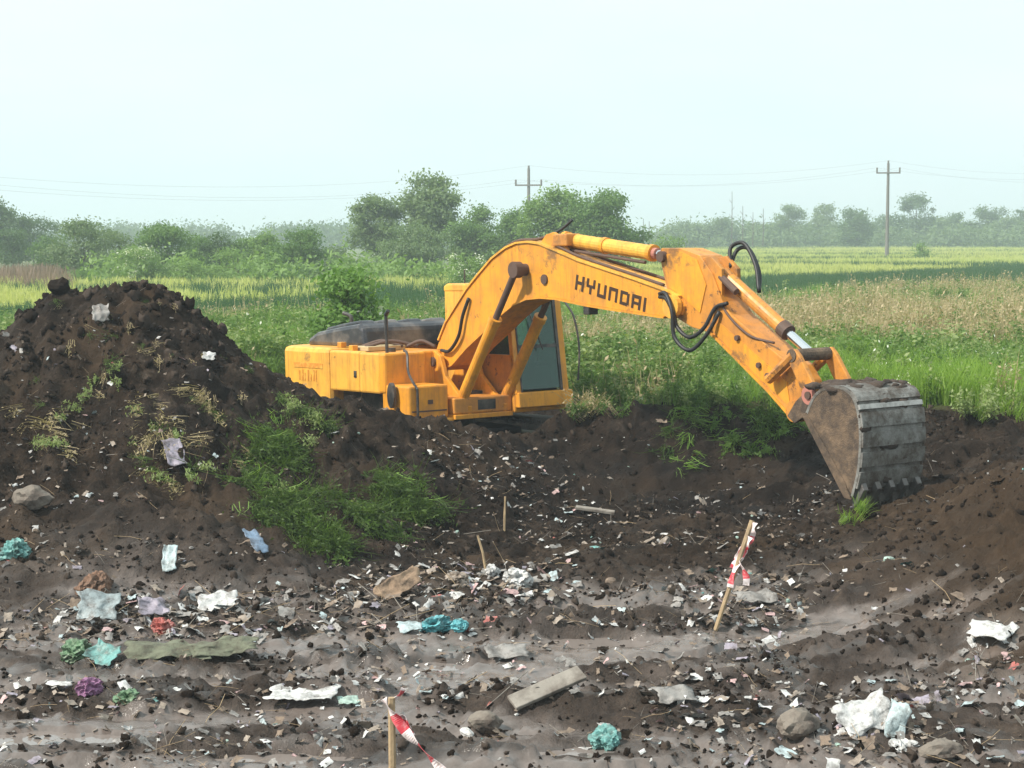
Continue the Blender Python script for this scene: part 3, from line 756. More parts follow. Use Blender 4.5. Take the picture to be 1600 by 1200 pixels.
def along(s):
    L = [0]
    for a, b in zip(outer, outer[1:]): L.append(L[-1] + math.hypot(b[0] - a[0], b[1] - a[1]))
    t = s * L[-1]
    for i in range(len(L) - 1):
        if t <= L[i + 1]:
            u = (t - L[i]) / (L[i + 1] - L[i]); a, b = outer[i], outer[i + 1]
            return (a[0] + (b[0] - a[0]) * u, a[1] + (b[1] - a[1]) * u)
    return outer[-1][:2]
for k, (s0, s1, mt) in enumerate([(0.10, .21, 'greysteel'), (0.235, .275, 'brightsteel'), (0.30, .42, 'greysteel'), (0.46, .58, 'greysteel'), (0.62, .74, 'greysteel'), (0.78, .92, 'greysteel')]):
    pts = [along(s0 + (s1 - s0) * i / 3) for i in range(4)]
    MB().ribbon(pts, -0.515, 0.515, 0.024).build('wear_strip', M[mt], bucket)
for k in range(5):
    y = -0.44 + 0.22 * k
    MB().prism([(9.23, .74), (9.27, .66), (9.18, .52), (9.09, .43), (9.09, .54), (9.12, .64)], y - 0.04, y + 0.04).build('tooth', M['steel'], bucket, bevel=0.008)

# soil and mud stuck on the bucket: uneven cakes over its back; the top ones also stand for shade
mudbm = bmesh.new(); mr = random.Random(3)
from mathutils import noise as mnoise
for k in range(56):
    s_ = mr.random() ** 1.3; p_ = along(s_) if k > 26 else (8.42 + mr.random() * 0.55, 1.785)
    rad = mr.uniform(0.025, 0.085) * (1.25 if k <= 26 else 0.8)
    res = bmesh.ops.create_icosphere(mudbm, subdivisions=2, radius=1.0)['verts']; off_ = Vector((k * 3.1, 0, 0))
    for v in res:
        q = v.co * (1 + 0.6 * mnoise.noise(v.co * 1.7 + off_)) * rad
        fl = (1.3, 1.4, 0.6) if k <= 26 else (0.35, 1.8, 1.1)
        v.co = Vector((q.x * fl[0] + p_[0] - 0.0, q.y * fl[1] , q.z * fl[2] + p_[1]))
    yy = mr.uniform(-0.46, 0.46)
    for v in res: v.co.y += yy
mme = bpy.data.meshes.new('mud'); mudbm.to_mesh(mme); mudbm.free()
link('mud', mme, M['mud'], bucket, smooth=True)
# hoses
def hose(pts, r=0.026, mat='rubber', parent=EX, name='hose'):
    return MB().tube(smooth_path(pts, 7), r, 8).build(name, M[mat], parent, smooth=True)
hose([(5.62, -0.27, 2.84), (5.82, -0.34, 2.84), (5.98, -0.38, 2.62), (6.02, -0.38, 2.30), (6.28, -0.36, 2.14), (6.52, -0.3, 2.33), (6.68, -0.22, 2.62)])
hose([(5.62, -0.27, 2.80), (5.80, -0.32, 2.78), (5.95, -0.33, 2.6), (6.02, -0.33, 2.42), (6.24, -0.32, 2.30), (6.46, -0.28, 2.42), (6.60, -0.22, 2.66), (6.82, -0.22, 2.72)])
hose([(6.55, 0.1, 3.16), (6.42, 0.22, 3.40), (6.62, 0.26, 3.45), (6.86, 0.22, 3.18), (7.02, 0.12, 2.86)])
hose([(6.52, 0.1, 3.10), (6.46, 0.28, 3.36), (6.66, 0.30, 3.38), (6.88, 0.26, 3.10), (7.0, 0.14, 2.85)])
hose([(6.6, -0.16, 2.78), (6.85, -0.21, 2.55), (7.2, -0.205, 2.33), (7.55, -0.15, 2.25)], 0.016, 'rust')
hose([(1.35, -0.265, 2.78), (1.22, -0.29, 2.52), (1.10, -0.29, 2.22), (0.84, -0.28, 2.0), (0.62, -0.28, 2.0)])
hose([(0.40, -0.12, 2.1), (0.8, -0.14, 2.60), (1.6, -0.15, 3.20), (2.3, -0.15, 3.56), (2.9, -0.15, 3.60), (3.2, -0.1, 3.66)], 0.024, 'rust')
hose([(0.40, 0.08, 2.1), (0.8, 0.08, 2.60), (1.6, 0.08, 3.20), (2.3, 0.08, 3.56), (2.9, 0.06, 3.60), (3.2, 0.05, 3.62)], 0.024, 'rust')
hose([(3.3, -0.17, 3.52), (3.9, -0.18, 3.34), (5.0, -0.18, 3.09), (5.6, -0.18, 2.95)], 0.02, 'rust')
hose([(3.3, 0.1, 3.52), (3.9, 0.12, 3.34), (5.0, 0.12, 3.09), (5.6, 0.12, 2.95)], 0.02, 'rust')
hose([(2.86, 0.0, 3.58), (2.98, 0.05, 3.66), (3.12, 0.12, 3.74), (3.25, 0.2, 3.86)], 0.022)
MB().box(4.02, 4.14, -0.25, -0.08, 2.56, 2.68).build('work_light', M['black'], boom, bevel=0.015)

# cab
cab = MB().box(-0.30, 1.50, 0.42, 1.40, 1.06, 1.36).build('cab', M['paint'], EX, bevel=0.03)
MB().prism([(1.50, 1.14), (1.62, 1.14), (1.60, 1.36), (1.50, 1.36)], 0.43, 1.44).build('front_panel', M['paint'], cab, bevel=0.01)
MB().prism([(-0.32, 2.86), (1.34, 2.86), (1.38, 2.90), (1.22, 2.97), (-0.22, 2.99), (-0.32, 2.95)], 0.41, 1.41).build('roof', M['paint_bright'], cab, bevel=0.03)
def post(x0, x1, zt, y0, y1, w=0.08, mat='paint', name='pillar'):
    return MB().prism([(x0, 1.34), (x0 + w, 1.34), (x1 + w, zt), (x1, zt)], y0, y1).build(name, M[mat], cab, bevel=0.01)
post(1.47, 1.27, 2.88, 0.42, 0.52, 0.09, 'paint')
post(1.47, 1.27, 2.88, 1.28, 1.40, 0.09, 'paint')
post(1.565, 1.365, 2.86, 1.235, 1.285, 0.01, 'black', 'window_seal')
post(1.565, 1.365, 2.86, 0.50, 0.53, 0.01, 'black', 'window_seal')
post(0.62, 0.56, 2.88, 0.42, 0.47, 0.10, 'paint_arm')
post(0.62, 0.56, 2.88, 1.35, 1.40, 0.10, 'paint')
MB().box(-0.30, 0.60, 0.42, 0.48, 1.36, 2.88).build('rear_side_panel', M['paint_bright'], cab, bevel=0.01)
MB().box(0.08, 0.22, 0.41, 0.43, 2.46, 2.66).build('vent', M['black'], cab, bevel=0.008)
MB().box(-0.30, -0.24, 0.48, 1.40, 1.36, 2.0).build('rear_panel', M['paint'], cab)
MB().box(-0.30, -0.20, 1.32, 1.40, 2.0, 2.88).box(-0.30, -0.20, 0.485, 0.55, 2.0, 2.88).build('rear_pillar', M['paint'], cab)
MB().box(0.62, 1.48, 0.42, 0.46, 1.36, 1.92).build('lower_side_panel', M['paint_arm'], cab, bevel=0.008)
MB().prism([(0.72, 1.93), (1.40, 1.93), (1.27, 2.85), (0.66, 2.85)], 0.435, 0.445).build('side_window', M['glass'], cab)
MB().prism([(0.72, 1.38), (1.46, 1.38), (1.27, 2.85), (0.66, 2.85)], 1.37, 1.38).build('door_window', M['glass'], cab)
MB().prism([(1.545, 1.40), (1.555, 1.40), (1.47, 2.02), (1.46, 2.02)], 0.525, 1.28).build('lower_windscreen', M['glass'], cab)
MB().prism([(1.455, 2.05), (1.465, 2.05), (1.355, 2.85), (1.345, 2.85)], 0.525, 1.28).build('upper_windscreen', M['glass'], cab)
MB().prism([(1.445, 2.01), (1.48, 2.01), (1.475, 2.06), (1.44, 2.06)], 0.53, 1.28).build('windscreen_bar', M['black'], cab)
MB().box(-0.26, -0.25, 0.55, 1.32, 2.0, 2.86).build('rear_window', M['glass'], cab)
MB().box(0.25, 0.75, 0.65, 1.12, 1.42, 1.62).box(0.20, 0.34, 0.65, 1.12, 1.62, 2.25).box(0.22, 0.32, 0.75, 1.02, 2.25, 2.45).build('seat', M['seat'], cab, bevel=0.05)
MB().box(0.45, 1.05, 0.52, 0.62, 1.42, 1.78).box(0.9, 1.2, 1.14, 1.24, 1.42, 1.78).box(0.9, 1.30, 0.60, 0.85, 1.42, 1.7).build('control_console', M['seat'], cab, bevel=0.02)
MB().box(1.15, 1.44, 0.53, 1.27, 1.36, 1.40).box(1.05, 1.36, 0.53, 0.92, 1.40, 1.90).box(1.0, 1.3, 0.92, 1.27, 1.40, 1.72).box(-0.2, 0.2, 0.55, 1.30, 1.36, 2.02).build('cab_interior', M['seat'], cab, bevel=0.02)
MB().tube([(1.05, 0.62, 1.7), (1.10, 0.62, 1.98)], 0.02, 6).tube([(1.08, 1.18, 1.7), (1.12, 1.18, 1.98)], 0.02, 6).build('lever', M['black'], cab)
MB().tube([(1.56, 0.92, 1.98), (1.46, 0.74, 2.55)], 0.012, 6).build('wiper', M['black'], cab)
MB().tube(smooth_path([(1.40, 1.46, 2.70), (1.58, 1.50, 2.45), (1.66, 1.53, 2.0), (1.66, 1.50, 1.5)]), 0.016, 6).build('grab_rail', M['black'], cab)
MB().tube([(0.0, 0.6, 2.97), (0.0, 0.6, 3.2)], 0.012, 6).build('aerial', M['black'], cab)

# ------------------------------------------------------------------ scattering with geometry nodes
def proto_collection(name, objs):
    c = bpy.data.collections.new(name)
    for i, me in enumerate(objs):
        o = bpy.data.objects.new(f'{name}_{i:02d}', me); c.objects.link(o)
    return c

def scatter(name, pts, rots, scls, idxs, coll):
    me = bpy.data.meshes.new(name); pts = np.asarray(pts, np.float32)
    me.vertices.add(len(pts)); me.vertices.foreach_set('co', pts.ravel())
    a = me.attributes.new('rot', 'FLOAT_VECTOR', 'POINT'); a.data.foreach_set('vector', np.asarray(rots, np.float32).ravel())
    a = me.attributes.new('scl', 'FLOAT_VECTOR', 'POINT'); a.data.foreach_set('vector', np.asarray(scls, np.float32).ravel())
    a = me.attributes.new('pick', 'INT', 'POINT'); a.data.foreach_set('value', np.asarray(idxs, np.int32).ravel())
    o = bpy.data.objects.new(name, me); COL.objects.link(o)
    ng = bpy.data.node_groups.new(name, 'GeometryNodeTree')
    ng.interface.new_socket('Geometry', in_out='INPUT', socket_type='NodeSocketGeometry')
    ng.interface.new_socket('Geometry', in_out='OUTPUT', socket_type='NodeSocketGeometry')
    gi = ng.nodes.new('NodeGroupInput'); go = ng.nodes.new('NodeGroupOutput')
    ci = ng.nodes.new('GeometryNodeCollectionInfo'); ci.inputs['Collection'].default_value = coll
    ci.inputs['Separate Children'].default_value = True; ci.inputs['Reset Children'].default_value = True
    ip = ng.nodes.new('GeometryNodeInstanceOnPoints'); ip.inputs['Pick Instance'].default_value = True
    def na(nm, t):
        n = ng.nodes.new('GeometryNodeInputNamedAttribute'); n.data_type = t; n.inputs['Name'].default_value = nm; return n.outputs['Attribute']
    er = ng.nodes.new('FunctionNodeEulerToRotation')
    L = ng.links.new
    L(gi.outputs[0], ip.inputs['Points']); L(ci.outputs[0], ip.inputs['Instance'])
    L(na('rot', 'FLOAT_VECTOR'), er.inputs[0]); L(er.outputs[0], ip.inputs['Rotation'])
    L(na('scl', 'FLOAT_VECTOR'), ip.inputs['Scale']); L(na('pick', 'INT'), ip.inputs['Instance Index'])
    L(ip.outputs[0], go.inputs[0])
    md = o.modifiers.new('scatter', 'NODES'); md.node_group = ng
    return o

# ------------------------------------------------------------------ grasses and weeds
M['grass'] = leaf_mat('grass_green', (0.13, 0.235, 0.05), (0.23, 0.35, 0.09), (0.18, 0.31, 0.06), 0.42)
M['lush'] = leaf_mat('grass_lush', (0.16, 0.28, 0.045), (0.27, 0.38, 0.08), None, 0.45)
M['dry'] = leaf_mat('dry_stems', (0.34, 0.27, 0.15), (0.46, 0.38, 0.24), None, 0.25)
M['dark'] = leaf_mat('crop_dark_green', (0.04, 0.10, 0.04), (0.07, 0.145, 0.055), None, 0.35, 0.1)
M['crop'] = leaf_mat('crop_yellow_green', (0.42, 0.45, 0.16), (0.55, 0.55, 0.23), (0.45, 0.50, 0.18), 0.4, 0.03)
M['weed'] = leaf_mat('weed_leaf', (0.075, 0.145, 0.036), (0.16, 0.25, 0.065), None, 0.38)
M['weed_pale'] = leaf_mat('weed_pale', (0.20, 0.27, 0.10), (0.31, 0.36, 0.16), None, 0.35)
M['flower'] = leaf_mat('white_umbel', (0.62, 0.64, 0.54), (0.78, 0.78, 0.70), None, 0.3)
M['wilted'] = leaf_mat('torn_grass', (0.032, 0.065, 0.016), (0.11, 0.17, 0.038), None, 0.3, 2.0)
M['reed'] = leaf_mat('brown_reed', (0.20, 0.135, 0.10), (0.29, 0.21, 0.155), None, 0.2)

def blades_mesh(name, n, h, spread, width, lean, mat, seed, leaves=0, leafmat=None):
    r = np.random.default_rng(seed); V = []; Fc = []; mi = []
    for i in range(n):
        a = r.uniform(0, 2 * np.pi); rad = spread * math.sqrt(r.uniform()); bx, by = rad * math.cos(a), rad * math.sin(a)
        hh = h * r.uniform(0.55, 1.1); w = width * r.uniform(0.7, 1.3); la = r.uniform(0, 2 * np.pi); ln = lean * hh * r.uniform(0.2, 1.2)
        fa = r.uniform(0, np.pi); fx, fy = math.cos(fa) * w / 2, math.sin(fa) * w / 2
        b = len(V); lev = (0, 0.45, 0.8)
        for t in lev:
            cx = bx + math.cos(la) * ln * t * t; cy = by + math.sin(la) * ln * t * t; cw = (1 - 0.45 * t)
            V += [(cx - fx * cw, cy - fy * cw, hh * t), (cx + fx * cw, cy + fy * cw, hh * t)]
        V.append((bx + math.cos(la) * ln, by + math.sin(la) * ln, hh * (1 - 0.12 * lean)))
        Fc += [(b, b + 1, b + 3, b + 2), (b + 2, b + 3, b + 5, b + 4), (b + 4, b + 5, b + 6)]; mi += [0] * 3
        for k in range(leaves):
            t = r.uniform(0.25, 1.0); s = r.uniform(0.5, 1.2) * 0.055 * (1.1 - 0.4 * t)
            c = np.array((bx + math.cos(la) * ln * t * t, by + math.sin(la) * ln * t * t, hh * t)); d = r.normal(size=3); d[2] *= 0.4; d /= np.linalg.norm(d)
            e = np.cross(d, r.normal(size=3)); e /= np.linalg.norm(e); b2 = len(V)
            V += [tuple(c), tuple(c + d * s + e * s * 0.45), tuple(c + d * s * 2.0), tuple(c + d * s - e * s * 0.45)]
            Fc.append((b2, b2 + 1, b2 + 2, b2 + 3)); mi.append(1)
    me = mesh_py(name, V, Fc); me.materials.append(M[mat]); me.materials.append(M[leafmat or mat])
    me.polygons.foreach_set('material_index', mi)
    return me

G = []
for s in range(3): G.append(blades_mesh('grass_tuft', 16, 0.50, 0.16, 0.014, 0.5, 'grass', s))              # 0-2 green
for s in range(2): G.append(blades_mesh('grass_tuft', 16, 0.55, 0.15, 0.016, 0.55, 'lush', 10 + s))          # 3-4 lush
for s in range(2): G.append(blades_mesh('dry_stems', 12, 0.75, 0.18, 0.012, 0.25, 'dry', 20 + s, 2, 'dry'))  # 5-6 dry
for s in range(3): G.append(blades_mesh('weed', 6, 0.65, 0.14, 0.012, 0.3, 'weed', 30 + s, 16, 'weed'))      # 7-9 leafy
for s in range(2): G.append(blades_mesh('weed_pale', 6, 0.6, 0.14, 0.012, 0.3, 'weed_pale', 40 + s, 14, 'weed_pale'))  # 10-11
for s in range(2): G.append(blades_mesh('crop_dark', 16, 0.8, 0.32, 0.03, 0.2, 'dark', 50 + s, 2, 'dark'))    # 12-13
for s in range(2): G.append(blades_mesh('crop', 16, 0.75, 0.5, 0.05, 0.2, 'crop', 60 + s, 1, 'crop'))         # 14-15
G.append(blades_mesh('reed', 12, 1.4, 0.5, 0.05, 0.15, 'reed', 70))                                           # 16
G.append(blades_mesh('umbel', 5, 0.8, 0.15, 0.010, 0.2, 'weed', 80, 3, 'flower'))                             # 17
for s in range(3): G.append(blades_mesh('torn_grass', 22, 0.75, 0.12, 0.016, 0.9, 'wilted', 90 + s, 2, 'wilted'))  # 18-20
GRASS = proto_collection('grass_kinds', G)

def L1(x): return 74.5 + 1.46 * x     # front edge of the yellow crop
def L2(x): return 55.5 + 1.10 * x     # front edge of the dark strip

def wedge(n, y0, y1, side=0.305, pad=1.5):
    """points spread evenly over the part of the plain in front of the viewer"""
    y = np.sqrt(rng.uniform(y0 * y0, y1 * y1, n)); x = rng.uniform(-1, 1, n) * (side * y + pad); return x, y

P_, S_, I_ = [], [], []
def push(x, y, z, sc, ix): P_.append(np.stack([x, y, z], -1)); S_.append(sc); I_.append(ix)
# near field
for (y0, y1, n, k) in ((23.5, 32, 17000, 0.95), (32, 45, 22000, 0.9), (45, 110, 52000, 0.95)):
    x, y = wedge(n, y0, y1)
    keep = (y > bank_line(x) - 0.15 + 0.5 * fbm(x * 1.2, y * 1.2, 2, 3)) & (y < L2(x) + 1) 
    mx = (x + 1.16) * 0.589 + (y - 27.45) * -0.808; my = (x + 1.16) * 0.808 + (y - 27.45) * 0.589
    keep &= ~((mx > -3.1) & (mx < 2.6) & (my > -2.0) & (my < 1.75))
    x, y = x[keep], y[keep]; m = len(x); u = rng.uniform(size=m)
    dryp = np.clip(sstep(0.05, 0.45, fbm(x * 0.10 + 5, y * 0.07, 3, 41) + 0.35 * sstep(3, 9, x) * sstep(28, 33, y) * sstep(60, 45, y) + 0.1), 0, 0.75)
    lushp = sstep(30.5, 27.0, y) * sstep(2.5, 5.5, x) * 0.9 + 0.25 * sstep(0.1, 0.5, fbm(x * 0.15, y * 0.1, 2, 43))
    weedp = 0.20 + 0.30 * sstep(0, 0.4, fbm(x * 0.3, y * 0.3, 2, 47)) + 0.3 * (x < 3) * (y < 33)
    ix = rng.integers(0, 3, m)
    ix = np.where(u < weedp, rng.integers(7, 12, m), ix)
    ix = np.where(rng.uniform(size=m) < lushp, rng.integers(3, 5, m), ix)
    ix = np.where(rng.uniform(size=m) < dryp * (0.36 + 0.3 * sstep(4, 7, x) * sstep(29, 32, y)) * (1 - 0.9 * sstep(30, 27, y) * (x > 2.5)), rng.integers(5, 7, m), ix)
    ix = np.where(rng.uniform(size=m) < 0.012, 17, ix)
    z = np.where(y < 35.5, GRIDH(x, y), 0.0)
    sc = rng.uniform(0.6, 1.15, m) * k * (0.75 + 0.5 * sstep(-0.3, 0.4, fbm(x * 0.4, y * 0.4, 3, 49)))
    sc *= np.where(y < 27.5, 0.75, 1.0)
    push(x, y, z, sc, ix)
# dark strip
x, y = wedge(80000, 38, 150); jit = 5 * fbm(x * 0.08, y * 0.08, 3, 23); keep = (y > L2(x) + jit) & (y < L1(x) + jit); x, y = x[keep], y[keep]
push(x, y, 0 * x, rng.uniform(0.5, 0.75, len(x)), np.where(rng.uniform(size=len(x)) < 0.22 + 0.3 * sstep(0, -20, x), rng.integers(0, 3, len(x)), rng.integers(12, 14, len(x))))
# yellow crop
x, y = wedge(90000, 45, 300); keep = (y > L1(x)) & ~((x < 0.13 * y - 17) & (y > 84)); x, y = x[keep], y[keep]
ix = np.where(fbm(x * 0.02, y * 0.05, 2, 3) + rng.normal(0, 0.13, len(x)) > 0.22, rng.integers(12, 14, len(x)), rng.integers(14, 16, len(x)))
push(x, y, 0 * x, rng.uniform(0.5, 0.7, len(x)) * (0.9 + y / 300), ix)
P_ = np.concatenate(P_); S_ = np.concatenate(S_); I_ = np.concatenate(I_); m = len(P_)
rt = np.stack([rng.normal(0, 0.12, m), rng.normal(0, 0.12, m), rng.uniform(0, 6.28, m)], -1)
o = scatter('field_vegetation', P_, rt, np.stack([S_, S_, S_ * rng.uniform(0.85, 1.2, m)], -1), I_, GRASS)
tag(o, 'green grass, tall weeds, dry stems and crop strips covering the field', kind='stuff')

# brown reed patch far left
x = rng.uniform(-42, -19, 3200); y = rng.uniform(76, 112, 3200); k = (x > -0.34 * y) & (x < -0.245 * y)
x, y = x[k], y[k]; m = len(x); s = rng.uniform(0.45, 0.7, m)
o = scatter('reed_patch', np.stack([x, y, 0 * x], -1), np.stack([0 * x, 0 * x, rng.uniform(0, 6.28, m)], -1), np.stack([s, s, s], -1), np.full(m, 16), GRASS)
tag(o, 'dry brown reed patch at the far left of the field', kind='stuff')

# torn turf and weeds thrown on the heaps, tufts hanging over the cut
def in_poly(poly, n):
    poly = np.array(poly, float); lo, hi = poly.min(0), poly.max(0); out = []
    while len(out) < n:
        p = rng.uniform(lo, hi); c = False; j = len(poly) - 1
        for i in range(len(poly)):
            if (poly[i, 1] > p[1]) != (poly[j, 1] > p[1]) and p[0] < (poly[j, 0] - poly[i, 0]) * (p[1] - poly[i, 1]) / (poly[j, 1] - poly[i, 1]) + poly[i, 0]: c = not c
            j = i
        if c: out.append(p)
    return np.array(out)
def patch(poly, n, kinds, s0, s1, lay):
    q = in_poly(poly, n); g = ground_many(q[:, 0], q[:, 1]); m = len(g)
    # thin out by a patchy mask
    k = fbm(g[:, 0] * 1.6, g[:, 1] * 1.6, 3, 91) + rng.normal(0, 0.12, m) > 0.08
    g = g[k]; m = len(g)
    tilt = rng.uniform(lay * 0.6, lay * 1.15, m); az = rng.normal(math.pi * 0.05, 0.9, m)
    rot = np.stack([tilt, rng.normal(0, 0.25, m), az], -1)     # leaning towards the viewer and downhill
    s = rng.uniform(s0, s1, m)
    return g + np.array([0, 0, 0.01]), rot, np.stack([s, s, s], -1), rng.choice(kinds, m)
PT = [
 ([(410, 640), (470, 690), (560, 740), (670, 745), (685, 800), (620, 840), (540, 865), (460, 850), (380, 800), (335, 760), (400, 720)], 640, [18, 19, 20, 18, 19, 20, 8, 0], .3, .8, 2.1),
 ([(380, 770), (600, 750), (590, 850), (500, 865), (420, 830)], 130, [18, 19, 10, 1], .3, .7, 2.1),
 ([(420, 600), (450, 610), (560, 730), (500, 740)], 80, [18, 20, 10], .3, .55, 2.0),
 ([(190, 620), (330, 610), (380, 740), (230, 770)], 110, [18, 11, 6, 5, 6], .25, .55, 2.1),
 ([(300, 680), (380, 690), (360, 780), (240, 770)], 50, [18, 11, 6], .25, .5, 2.1),
 ([(70, 650), (140, 640), (120, 710), (60, 720)], 22, [11, 6, 6], .3, .5, 2.0),
 ([(130, 570), (240, 560), (220, 620), (120, 630)], 12, [10, 6], .25, .4, 2.0),
 ([(1030, 640), (1095, 640), (1085, 740), (1045, 750)], 150, [0, 1, 2, 18], .4, .8, 2.4),
 ([(1100, 632), (1250, 632), (1255, 700), (1180, 710), (1110, 690)], 240, [0, 1, 18, 7], .4, .75, 2.1),
 ([(880, 640), (1030, 632), (1020, 655), (900, 665)], 60, [5, 6, 7], .4, .7, 0.8),
 ([(1300, 800), (1350, 795), (1345, 825), (1295, 830)], 28, [3, 4], .3, .5, 1.0),
 ([(20, 470), (330, 455), (420, 620), (380, 700), (20, 700)], 170, [6, 5, 6, 20], .15, .4, 2.1),
 ([(1480, 640), (1600, 630), (1600, 665), (1500, 660)], 60, [3, 10, 4], .4, .8, 0.7),
]
acc = [patch(*p) for p in PT]
o = scatter('torn_turf', *[np.concatenate([a[i] for a in acc]) for i in range(4)], GRASS)
tag(o, 'uprooted green weeds and torn turf lying on the spoil heaps', kind='stuff')

# ------------------------------------------------------------------ clods, litter, roots
def ico(sub, seed, amp, freq, squash=(1, 1, 1), ridged=False):
    bm = bmesh.new(); bmesh.ops.create_icosphere(bm, subdivisions=sub, radius=1.0)
    r = random.Random(seed); off = [r.uniform(0, 99) for _ in range(3)]
    from mathutils import noise as mn
    for v in bm.verts:
        p = v.co * freq + Vector(off)
        n = mn.fractal(p, 0.9, 2.1, 4)
        if ridged: n = 0.75 - 1.6 * abs(n)
        v.co = v.co * (1 + amp * n)
        v.co.x *= squash[0]; v.co.y *= squash[1]; v.co.z *= squash[2]
    return bm
def bm_mesh(bm, name, mat, smooth=False):
    me = bpy.data.meshes.new(name); bm.to_mesh(me); bm.free(); me.materials.append(mat)
    if smooth: me.polygons.foreach_set('use_smooth', [True] * len(me.polygons))
    return me
CL = [bm_mesh(ico(2, s, 0.8, 1.5, (1, rng.uniform(.7, 1), rng.uniform(.5, .75))), 'clod', M['clod'] if s % 4 else M['clod_pale'], True) for s in range(9)]
CLODS = proto_collection('clod_kinds', CL)
n = 27000
x, y = wedge(n, 10.4, 26.5, 0.305, 0.6)
keep = y < bank_line(x) - 0.1; x, y = x[keep], y[keep]; m = len(x)
dens = sstep(-0.45, 0.35, fbm(x * 0.8, y * 0.8, 3, 61)) ; k = rng.uniform(size=m) < (0.2 + 0.8 * dens) * (1 - 0.6 * np.exp(-(((x - 0.4) / 2.6) ** 2 + ((y - 24.0) / 1.6) ** 2)))
x, y = x[k], y[k]
def on_rut(x, y):
    q = puddle_mask(x, y)
    for a, b, w in RUTS: q = np.maximum(q, 1 - sstep(w * 0.6, w * 1.1, seg_dist(x, y, a, b)))
    return q
k = rng.uniform(size=len(x)) > 0.88 * on_rut(x, y); x, y = x[k], y[k]; m = len(x); z = GRIDH(x, y)
s = 0.011 * (1 - rng.uniform(size=m)) ** -0.48; s = np.minimum(s, 0.05)
crest = sstep(0.5, 1.4, z)
s *= 0.85 + 1.1 * crest
o = scatter('soil_clods', np.stack([x, y, z + s * 0.15], -1), rng.uniform(0, 6.28, (m, 3)), np.stack([s, s, s], -1), rng.integers(0, 9, m), CLODS)
tag(o, 'loose dark clods and crumbs of soil all over the dump', kind='stuff')

def sheet_bm(nu, nv, w, l, amp, seed, curl=0.0):
    """a crumpled sheet with real folds"""
    r = np.random.default_rng(seed); ox, oy = r.uniform(0, 50, 2)
    U, Vv = np.meshgrid(np.linspace(-.5, .5, nu), np.linspace(-.5, .5, nv))
    rag = 1 + 0.25 * gnoise(U * 3 + ox, Vv * 3 + oy, seed)
    X = U * w * rag; Y = Vv * l * rag
    c = np.abs(gnoise(X / amp * 0.16 + ox, Y / amp * 0.16, seed + 1)); d = np.abs(gnoise(X / amp * 0.35, Y / amp * 0.35 + oy, seed + 2))
    Z = amp * (2.2 * (0.4 - c) + 1.0 * (0.4 - d)) + curl * (U ** 2 + Vv ** 2)
    X = X + amp * 0.6 * gnoise(U * 5 + oy, Vv * 5, seed + 3); Y = Y + amp * 0.6 * gnoise(U * 5, Vv * 5 + ox, seed + 4)
    I = np.arange(nu * nv).reshape(nv, nu)
    Q = np.stack([I[:-1, :-1], I[:-1, 1:], I[1:, 1:], I[1:, :-1]], -1).reshape(-1, 4)
    keep = r.uniform(size=len(Q)) > (0.03 if nu < 12 else 0.0)
    return np.stack([X, Y, Z], -1).reshape(-1, 3), Q[keep]

LCOL = {'white': (0.74, 0.74, 0.73), 'grey': (0.30, 0.285, 0.27), 'beige': (0.34, 0.27, 0.21), 'iceblue': (0.50, 0.63, 0.66), 'pink': (0.66, 0.42, 0.42),
        'teal': (0.12, 0.38, 0.36), 'red': (0.50, 0.10, 0.08), 'tan': (0.22, 0.155, 0.105), 'black': (0.035, 0.035, 0.038), 'lilac': (0.36, 0.32, 0.40), 'green': (0.10, 0.24, 0.11),
        'cyan': (0.12, 0.55, 0.62), 'blue': (0.16, 0.27, 0.42), 'purple': (0.34, 0.13, 0.30), 'cardboard': (0.40, 0.26, 0.16), 'rustbrown': (0.24, 0.12, 0.065),
        'carpet': (0.13, 0.15, 0.09), 'bluegrey': (0.32, 0.39, 0.41), 'mint': (0.42, 0.60, 0.52), 'yellow': (0.62, 0.55, 0.20)}
for k, c in LCOL.items(): M['p_' + k] = plastic_mat('litter_' + k, tuple(v * 0.82 + 0.18 * g for v, g in zip(c, (0.30, 0.27, 0.25))), 0.42 if k not in ('cardboard', 'carpet', 'rustbrown', 'tan') else 0.9, 0.8)
lit_cols = ['white', 'grey', 'grey', 'beige', 'iceblue', 'pink', 'teal', 'red', 'tan', 'tan', 'black', 'lilac', 'beige', 'white']
LIT = []
for i, cname in enumerate(lit_cols):
    V, Q = sheet_bm(6, 6, 1.0, random.uniform(0.5, 0.9), 0.16, 200 + i)
    me = mesh_np('litter', V, Q); me.materials.append(M['p_' + cname]); LIT.append(me)
ni = len(LIT)
for i, cname in enumerate(['white', 'beige', 'tan', 'grey', 'mint']):
    LIT.append(bm_mesh(ico(2, 300 + i, 0.6, 2.0, (0.5, 0.4, 0.28), True), 'litter_lump', M['p_' + cname]))
st = MB().tube([(-.5, 0, 0), (0, 0.03, 0.03), (.5, -0.02, 0)], 0.018, 5, 0.01); me = mesh_py('stick', st.v, st.f); me.materials.append(M['greywood']); LIT.append(me)
st = MB().tube([(-.5, 0, 0), (-.1, 0.1, 0.06), (.2, 0.02, 0.05), (.5, 0.12, 0)], 0.010, 5); me = mesh_py('root', st.v, st.f); me.materials.append(M['wood']); LIT.append(me)
LITTER = proto_collection('litter_kinds', LIT)
NL = len(LIT)
LP_, LS_, LI_ = [], [], []
LW_ = np.array([.8, 2.2, 2.2, 2.4, .5, .4, .3, .2, 3.2, 3.2, 1.6, .7, 2.4, .7, .15, .2, .3, .2, .1, 3.5, 3.5])
